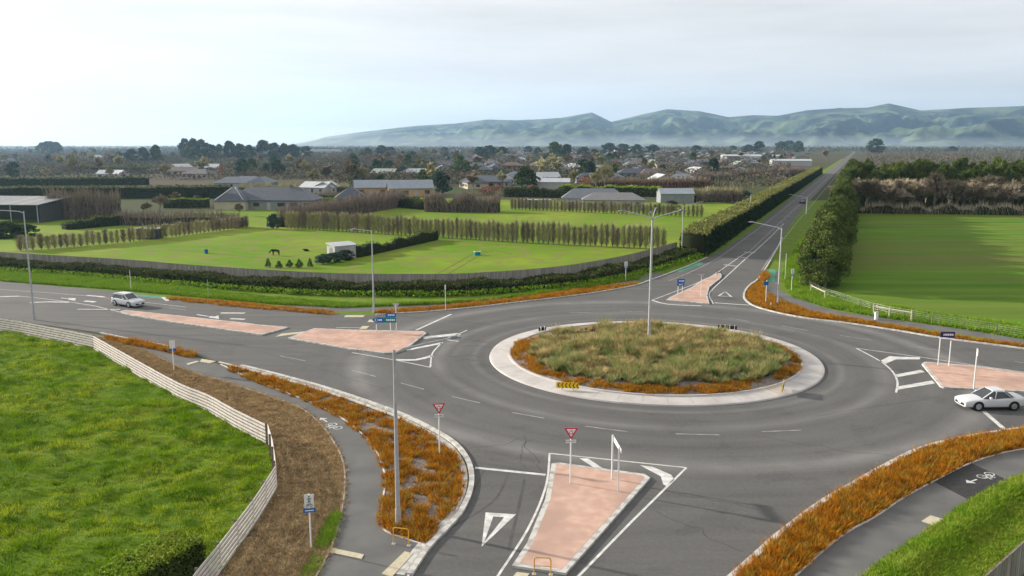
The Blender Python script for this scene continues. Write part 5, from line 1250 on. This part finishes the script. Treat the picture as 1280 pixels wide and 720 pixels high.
def rooms(L_, D, e, seed=0):
    """window and door rectangles: (centre, size, on which wall)"""
    rg_ = random.Random(seed); out = []; n = max(2, int(L_ / 3.6))
    for sgn in (-1, 1):
        for i in range(n):
            cx = -L_ / 2 + L_ * (i + .5) / n; door = (i == n // 2 and sgn < 0)
            out.append(('door' if door else 'window', (cx, sgn * (D / 2 + .02), 1.05 if door else e * .55), (1.0 if door else rg_.choice((1.4, 1.8, 2.2)), .06, 2.1 if door else e * .42)))
    for sgn in (-1, 1): out.append(('window', (sgn * (L_ / 2 + .02), 0, e * .55), (.06, 1.6, e * .42)))
    return out
def house(p, rz, L_, D, e, rg_, hip, rf, wl, label, name='house', wins=True, over=.45, base=None, chimney=False, cat='house'):
    o = empty(name, (p.x, p.y, 0), rz, label, cat); wb, rb = house_mesh(L_, D, e, rg_, hip, rf, wl, over)
    wb.build('wall', M['wall ' + wl], o); r_ = rb.build('roof', M['roof ' + rf], o)
    if wins:
        for k_, c, s in rooms(L_, D, e, int(L_ * 10)):
            q_ = MB().box(c, s).build(k_, M['glass'] if k_ == 'window' else M['wall white'], o)
            if k_ == 'window': MB().box((c[0], c[1], c[2] - s[2] / 2 - .05), (s[0] + .16 if s[0] > .1 else .1, s[1] + .08 if s[0] > .1 else s[1] + .16, .08)).build('sill', M['wall white'], q_)
    if chimney: MB().box((L_ * .2, 0, rg_ + .3), (.7, .6, 1.2)).build('chimney', M['wall brick'], r_)
    return o
# slate-roofed house on the left
c = G(338, 262); hs = house(c + Vector((0, 5, 0)), R(-3), 26, 11, 2.7, 6.2, True, 'slate blue', 'grey', 'long slate-blue hip-roofed house behind the left paddock', chimney=True)
w2, r2 = house_mesh(9, 9, 2.7, 6.4, True, 0, 0); q_ = w2.build('wing_wall', M['wall cream'], hs); q_.location = (-10.5, -4, 0.002); q_ = r2.build('wing_roof', M['roof slate blue'], hs); q_.location = (-10.5, -4, 0.003)
for x_ in (-14.6, -6.4): MB().bar((x_, -8.6, 3.0), ((x_ + 10.5) * .1 - 10.5, -4.6, 6.5), .18, .22).build('ridge_flashing', M['roof white'], hs)
c = G(436, 258); house(c + Vector((0, 4, 0)), R(10), 9.5, 9, 2.4, 5.6, True, 'slate blue', 'grey', 'small slate hip roof beside the lime-green bush', wins=True)
c = G(462, 245); house(c + Vector((0, 4, 0)), R(12), 12, 7, 3.0, 5.6, False, 'pale steel', 'timber', 'pale steel-roofed house with a timber gable, the left of two')
c = G(511, 246); house(c + Vector((0, 4, 0)), R(12), 16, 7.5, 3.0, 5.8, False, 'pale steel', 'timber', 'pale steel-roofed house with a timber gable, the right of two')
c = G(768, 262); hs = house(c + Vector((0, 4, 0)), R(-4), 18, 7, 2.7, 4.6, True, 'mid grey', 'white', 'long low grey-roofed white house behind the tree rows')
w2, r2 = house_mesh(19, 7, 2.7, 5.4, True, 0, 0); q_ = w2.build('wing_wall', M['wall white'], hs); q_.location = (-5.5, 7.2, .002); q_ = r2.build('wing_roof', M['roof light grey'], hs); q_.location = (-5.5, 7.2, .003)
c = G(846, 254); house(c + Vector((0, 3, 0)), R(2), 11, 6.5, 3.0, 4.5, False, 'pale steel', 'grey', 'pale gabled shed with a grey roof behind the tree rows', name='shed', wins=False, over=.2, cat='shed')
c = G(668, 259); gh = empty('glasshouse', c, R(-3), 'pale glazed tunnel house behind the tree rows', 'glasshouse')
MB().box((0, 0, 1.1), (10, 4, 2.2)).build('glazed_wall', M['roof pale green'], gh); MB().prism([Vector((-5.1, -2.1, 0)), Vector((5.1, -2.1, 0)), Vector((5.1, 2.1, 0)), Vector((-5.1, 2.1, 0))], 2.2, 2.35).build('roof', M['roof pale green'], gh)
for k in range(9): MB().box((-4.6 + k * 1.15, -2.02, 1.1), (.1, .08, 2.2)).build('mullion', M['wall white'], gh)
# small white shed in the paddock (skillion roof, turned 45 degrees)
p = G(419, 324.5); sh = empty('field_shed', p, R(40), 'small white flat-roofed shed standing in the middle paddock', 'shed')
MB().box((2.1, 1.4, 1.05), (4.2, 2.8, 2.1)).build('wall', M['wall white'], sh); MB().add([(-.15, -.15, 2.12), (4.35, -.15, 2.12), (4.35, 2.95, 2.45), (-.15, 2.95, 2.45), (-.15, -.15, 2.24), (4.35, -.15, 2.24), (4.35, 2.95, 2.57), (-.15, 2.95, 2.57)], [(3, 2, 1, 0), (4, 5, 6, 7), (0, 1, 5, 4), (1, 2, 6, 5), (2, 3, 7, 6), (3, 0, 4, 7)]).build('roof', M['roof white'], sh)
MB().box((-.02, 1.4, .9), (.05, 1.0, 1.8)).build('door', M['wall grey'], sh)
p = G(187, 298); sh = empty('water_tank_shed', p, R(5), 'low white-roofed bluish shelter behind the slanting tree row', 'shed')
MB().box((0, 0, 1.0), (4.4, 2.6, 2.0)).build('wall', M['roof slate blue'], sh); MB().box((0, 0, 2.07), (4.8, 3.2, .12)).build('roof', M['roof white'], sh)
# open barn at the left edge
p = G(48, 279); bn = empty('barn', p, R(-6), 'dark open-fronted barn with a grey ribbed roof at the left edge', 'barn')
MB().box((-.1, 7, 2.2), (.2, 12, 4.4)).build('side_wall', M['wall grey'], bn).data.materials[0] = M['roof dark grey']; MB().box((-14, 12, 2.1), (27.6, .2, 4.2)).build('back_wall', M['roof dark grey'], bn)
rb = MB().add([(-29, -.6, 4.35), (.6, -.6, 4.35), (.6, 13, 5.6), (-29, 13, 5.6), (-29, -.6, 4.5), (.6, -.6, 4.5), (.6, 13, 5.75), (-29, 13, 5.75)], [(3, 2, 1, 0), (4, 5, 6, 7), (0, 1, 5, 4), (1, 2, 6, 5), (2, 3, 7, 6), (3, 0, 4, 7)]); rr_ = rb.build('roof', M['roof dark grey'], bn); rr_.data.materials[0] = corrugated('barn_roof', (.20, .205, .21), 6)
for x_ in (-4.5, -8.8, -20): MB().add([(x_, -.5, 4.53), (x_ + .9, -.5, 4.53), (x_ + .9, 12.9, 5.76), (x_, 12.9, 5.76)], [(0, 1, 2, 3)]).build('skylight_sheet', M['wall white'], rr_)
for x_ in (0, -7, -14, -21): MB().cyl((x_, 0, 0), (x_, 0, 4.4), .1, .1, 8).build('post', M['galv'], bn)
for k, (px, y, m_, lb) in enumerate([(106, 271, 'white_paint', 'small white tarpaulined trailer beside the leafless hedge'), (92, 274, 'green_paint', 'small greenish round bale beside the leafless hedge')]):
    b = G(px, y); o = empty('trailer' if k == 0 else 'wrapped_bale', b, 0, lb, 'trailer' if k == 0 else 'bale')
    if k == 0:
        MB().box((0, 0, .9), (2.4, 1.5, .9)).build('body', M[m_], o); [MB().cyl((x_, -.8, .3), (x_, -.6, .3), .3, .3, 10).build('wheel', M['tyre'], o) for x_ in (-.5, .5)]
    else: MB().cyl((-.6, 0, .6), (.6, 0, .6), .6, .6, 14).build('wrapping', M[m_], o)
o = empty('water_trough', G(596.5, 319), R(20), 'small teal and white trough in the bright middle paddock', 'trough')
MB().box((0, 0, .3), (1.0, .7, .6)).build('tub', M['teal_paint'], o); MB().box((0, 0, .63), (1.1, .8, .06)).build('rim', M['white_paint'], o); MB().box((0, 0, .665), (.85, .55, .01)).build('water', M['glass'], o)
o = empty('feed_drum', G(258, 317), 0, 'small blue drum on the left paddock grass', 'drum'); MB().cyl((0, 0, 0), (0, 0, .7), .3, .3, 12).build('barrel', M['blue_paint'], o); MB().cyl((0, 0, .7), (0, 0, .74), .32, .32, 12).build('lid', M['black'], o)
# animals
def animal(name, p, rz, joints, edges, label, cat, mt, sc_=.76):
    me = bpy.data.meshes.new(name); me.from_pydata([j[0] for j in joints], edges, []); o = link(name, me); me.materials.append(mt); sk_ = o.modifiers.new('skin', 'SKIN')
    for i, j in enumerate(joints): v = me.skin_vertices[0].data[i]; v.radius = (j[1], j[2]); v.use_root = (i == 0)
    o.modifiers.new('sub', 'SUBSURF').levels = 2; o.modifiers['sub'].render_levels = 2; o.location = p; o.rotation_euler = (0, 0, rz); o.scale = (sc_,) * 3
    return tag(o, label, cat)
hide = mat('hide', (.025, .02, .018), .6)
J = [((0, 0, 1.15), .30, .30), ((.5, 0, 1.18), .27, .30), ((-.5, 0, 1.2), .27, .28), ((-.75, 0, 1.15), .18, .2), ((.75, 0, 1.35), .16, .22), ((1.1, 0, 1.05), .11, .15), ((1.35, 0, .78), .10, .13), ((1.5, 0, .55), .07, .08),
     ((.55, .16, .75), .10, .1), ((.55, .16, .42), .06, .06), ((.55, .16, .05), .06, .06), ((.5, -.16, .75), .10, .1), ((.42, -.16, .42), .06, .06), ((.4, -.16, .05), .06, .06),
     ((-.6, .16, .8), .14, .14), ((-.75, .16, .5), .07, .07), ((-.68, .16, .05), .06, .06), ((-.6, -.16, .8), .14, .14), ((-.85, -.16, .5), .07, .07), ((-.8, -.16, .05), .06, .06), ((-.9, 0, .95), .06, .06), ((-.98, 0, .6), .05, .05), ((1.2, .08, 1.2), .03, .03)]
E_ = [(0, 1), (0, 2), (2, 3), (1, 4), (4, 5), (5, 6), (6, 7), (1, 8), (8, 9), (9, 10), (1, 11), (11, 12), (12, 13), (2, 14), (14, 15), (15, 16), (2, 17), (17, 18), (18, 19), (3, 20), (20, 21)]
animal('horse', G(344.5, 319.5), R(184), J[:22], E_, 'dark horse grazing behind the grey timber fence', 'horse', hide)
J2 = [((0, 0, .35), .38, .32), ((.5, 0, .38), .3, .3), ((-.5, 0, .34), .32, .3), ((.85, 0, .55), .16, .18), ((1.1, 0, .5), .12, .14), ((1.35, 0, .35), .08, .09), ((.5, .35, .1), .09, .09), ((.85, .38, .06), .07, .07), ((-.5, .38, .12), .12, .12), ((-.1, .45, .07), .07, .07), ((-.85, 0, .2), .06, .06)]
animal('horse', G(383.5, 314), R(170), J2, [(0, 1), (0, 2), (1, 3), (3, 4), (4, 5), (1, 6), (6, 7), (2, 8), (8, 9), (2, 10)], 'dark animal lying on the grass left of the small white shed', 'horse', hide, .62)

# town houses
specs = [('light grey', 'white', 1), ('light grey', 'brick', 0), ('dark grey', 'cream', 1), ('dark grey', 'white', 0), ('brown', 'brick', 1), ('brown', 'cream', 0), ('white', 'white', 0), ('terracotta', 'cream', 1), ('slate blue', 'grey', 1), ('pale green', 'cream', 0)]
for i, (rf, wl, hip) in enumerate(specs):
    L_, D, e, rg_ = 14 + (i % 3) * 2, 9, 2.6, 5.0; wb, rb = house_mesh(L_, D, e, rg_, bool(hip), rf, wl); mb = MB(); mb.add(wb.v, wb.f, 0); mb.add(rb.v, rb.f, 1)
    for k_, c, s in rooms(L_, D, e, i): mb.box(c, s, 0, 2)
    HP[i] = mb.mesh('house', [M['wall ' + wl], M['roof ' + rf], M['glass']])
placed = []
def town_house(p, i=None, sc_=1.0):
    i = random.choices(range(10), [3, 2, 3, 2, 2, 1.4, 1.0, 1, 2, .8])[0] if i is None else i; o = link('house', HP[i]); o.location = (p.x, p.y, 0); o.rotation_euler = (0, 0, R(random.choice((0, 90, 10, 100, -22, 68)) + random.uniform(-6, 6))); o.scale = (sc_,) * 3
    o['category'] = 'house'; rank(o, f'{specs[i][0]} roofed, {specs[i][1]} walled house in the distant town', 'from the left', 'houses of the distant town'); placed.append((p.x, p.y))
for px, y, i in [(592, 235, 2), (610, 234, 8), (626, 231, 0), (648, 227, 0), (668, 231, 6), (680, 228, 6), (730, 214, 6), (741, 213, 9), (752, 216, 9), (716, 213, 6), (770, 207, 8), (785, 208, 2), (742, 229, 8), (760, 228, 0), (826, 231, 6), (852, 231, 0),
                 (870, 219, 6), (845, 226, 8), (790, 222, 8), (815, 222, 4), (925, 219, 0), (905, 214, 4), (537, 221, 9), (516, 222, 6), (482, 222, 9), (606, 217, 8), (618, 214, 8), (596, 212, 0), (555, 208, 2), (640, 211, 4), (230, 219, 5), (250, 223, 2), (226, 214, 6), (292, 236, 0), (312, 235, 8), (328, 236, 8), (262, 214, 6), (398, 241, 6), (409, 240.5, 6), (10, 204, 3), (121, 199, 6), (138, 222, 6), (146, 222, 6)]:
    town_house(G(px, y), i, .85 if px in (398, 409, 138, 146) else 1)
tries = 0
while len(placed) < 225 and tries < 6000:
    tries += 1; d = 520 + 1900 * random.random() ** 1.1; px = random.uniform(540, 1015); y = 180 + H * F / d * 1.0
    if d < 650 and px > 900: continue
    p = G(px, y)
    if abs(PX(p) - (1073 - (1073 - 1000) * (y - 180) / 57)) < 12: continue
    if all((p.x - a) ** 2 + (p.y - b) ** 2 > 23 ** 2 for a, b in placed): town_house(p)
# big pale sheds far off
for px, y, L_, D, h, rf, lb in [(926, 200, 46, 16, 5, 'white', 'long white warehouse in the right half of the distant town'), (988, 207.5, 34, 10, 4.5, 'white', 'white factory shed beside the distant highway'), (155, 188.5, 160, 40, 8, 'light grey', 'long pale warehouse in the haze on the far left'), (20, 188, 130, 30, 7, 'light grey', 'pale warehouse on the hazy left horizon'),
                        (400, 191.5, 90, 20, 6, 'light grey', 'long grey shed below the end of the hills'), (255, 187.5, 110, 20, 6, 'white', 'white-roofed shed behind the skyline evergreens'), (785, 191, 60, 15, 6, 'white', 'white hall under the middle hilltop'), (690, 236, 15, 8, 3, 'white', 'white plastic-roofed shed beside the town gardens')]:
    house(G(px, y), R(random.uniform(-5, 5)), L_, D, h, h + 1.4, False, rf, 'white', lb, 'warehouse', False, .3, cat='warehouse')
# scattered garden trees
n_ = 0; tries = 0
while n_ < 285 and tries < 9000:
    tries += 1; d = 330 + 1900 * random.random() ** 1.35; y = 180 + H * F / d; px = random.uniform(-20, 1040)
    if px > 1000 - (y - 195) * 1.2: continue
    if y > 226 and not (390 < px < 540 and y < 240) and not (560 < px < 880 and y < 240): continue
    p = G(px, y)
    if any((p.x - a) ** 2 + (p.y - b) ** 2 < 11 ** 2 for a, b in placed): continue
    kd = random.choices(['brown', 'oliv', 'ever', 'blue', 'rust'], [3.6, 3, 2.2, 2.6, .7])[0]; h = random.uniform(6, 12) * (1.1 if kd in ('brown', 'oliv') else .9)
    nm, lb = {'brown': ('bare_tree', 'leafless brown tree among the distant gardens'), 'oliv': ('bare_tree', 'leafless olive-grey tree among the distant gardens'), 'ever': ('garden_tree', 'green leafy tree among the distant gardens'), 'blue': ('garden_tree', 'blue-green leafy tree among the distant gardens'), 'rust': ('rusty_tree', 'rust-brown tree among the distant gardens')}[kd]
    tree(nm, f'{kd}{random.randrange(3)}', p, h * random.uniform(.8, 1.1), h, lb, 'from the left', 'trees of the distant gardens'); n_ += 1
# uncountable: garden shrubs, orchards, and the hazy woods towards the hills
def mass(name, n, dr, pxr, hmax, size, m_, seed, thr=.5, sc_=.012, band=None):
    g = RNG; d = dr[0] * (dr[1] / dr[0]) ** g.uniform(0, 1, n); px = g.uniform(*pxr, n); x = (px - 640) / F * d; y = d
    k = fbm(x * sc_, y * sc_ * (band or 1), 4, seed) > thr; x, y = x[k], y[k]; px = px[k]
    hh = hmax * np.clip((fbm(x * .05, y * .05, 3, seed + 1) - .2) * 1.6, .12, 1); P = np.stack([x, y, g.uniform(0, 1, len(x)) ** .7 * hh], 1)
    s = size * (y / dr[0]) ** .5; V, Fq = leafq(P, s, asp=.7); return stuff(name, V, Fq, M[m_])
def clear_of_road(): pass
mass('garden_shrubs', 120000, (380, 2200), (420, 985), 7.0, .8, 'twig_far', 3, .40, .02)
mass('garden_shrubs', 60000, (380, 2200), (440, 985), 7.0, .8, 'leaf_far', 13, .47, .03)
mass('orchard_blocks', 120000, (450, 2200), (-30, 520), 5.0, .9, 'twig_far', 23, .42, .01, 2.5)
mass('orchard_blocks', 50000, (420, 2200), (-30, 620), 5.0, .9, 'leaf_far', 33, .51, .008, 4)
mass('distant_woods', 60000, (2000, 4800), (-60, 1350), 13, 3.2, 'twig_far', 43, .47, .003, 2)
mass('distant_woods', 40000, (1900, 4800), (-60, 1350), 14, 3.2, 'leaf_far', 53, .50, .003, 3)
mass('roadside_scrub', 16000, (620, 2000), (1078, 1330), 7, 1.2, 'twig_far', 63, .42, .01, 2)
# power pylon
o = empty('power_pylon', G(237, 187), R(20), 'thin lattice power pylon on the hazy left skyline', 'pylon'); hh = 36; bb = MB()
for sx_ in (-1, 1):
    for sy_ in (-1, 1): bb.bar((sx_ * 3, sy_ * 3, 0), (sx_ * .6, sy_ * .6, hh), .35, .35)
for k in range(7):
    z = k * 5; w_ = 3 - 2.4 * z / hh; w3 = 3 - 2.4 * (z + 5) / hh
    for s in (-1, 1): bb.bar((-w_, s * w_, z), (w3, s * w3, z + 5), .2, .2).bar((w_, s * w_, z), (-w3, s * w3, z + 5), .2, .2)
bb.build('lattice_tower', M['galv'], o)
for z in (24, 29, 34): MB().bar((-6, 0, z), (6, 0, z), .4, .4).build('cross_arm', M['galv'], o)

# ================================================================== HAZE
hb = MB().box((0, 0, 0), (27000, 27000, 620)); hz = hb.build('haze', []); hz.location = (0, 0, 309); tag(hz, kind='stuff')
hm = bpy.data.materials.new('haze'); hm.use_nodes = True; t_ = hm.node_tree; t_.nodes.clear()
pv = t_.nodes.new('ShaderNodeVolumePrincipled'); pv.inputs['Color'].default_value = (.46, .71, 1.0, 1); pv.inputs['Density'].default_value = 7.5e-5; pv.inputs['Anisotropy'].default_value = .5
ou = t_.nodes.new('ShaderNodeOutputMaterial'); t_.links.new(pv.outputs[0], ou.inputs['Volume']); hz.data.materials.append(hm); hm.cycles.homogeneous_volume = True if hasattr(hm, 'cycles') else None
mb_ = MB().add([(-9000, 3300, -.5), (9000, 3300, -.5), (9000, 9800, -.5), (-9000, 9800, -.5), (-9000, 3300, 20), (9000, 3300, 20), (9000, 9800, 215), (-9000, 9800, 215)], [(3, 2, 1, 0), (4, 5, 6, 7), (0, 1, 5, 4), (1, 2, 6, 5), (2, 3, 7, 6), (3, 0, 4, 7)])
mm_ = bpy.data.materials.new('mist'); mm_.use_nodes = True; t_ = mm_.node_tree; t_.nodes.clear()
pv = t_.nodes.new('ShaderNodeVolumePrincipled'); pv.inputs['Color'].default_value = (.84, .93, 1.0, 1); pv.inputs['Density'].default_value = 1.5e-4
ou = t_.nodes.new('ShaderNodeOutputMaterial'); t_.links.new(pv.outputs[0], ou.inputs['Volume']); tag(mb_.build('mist', mm_), kind='stuff')
finish_ranks()
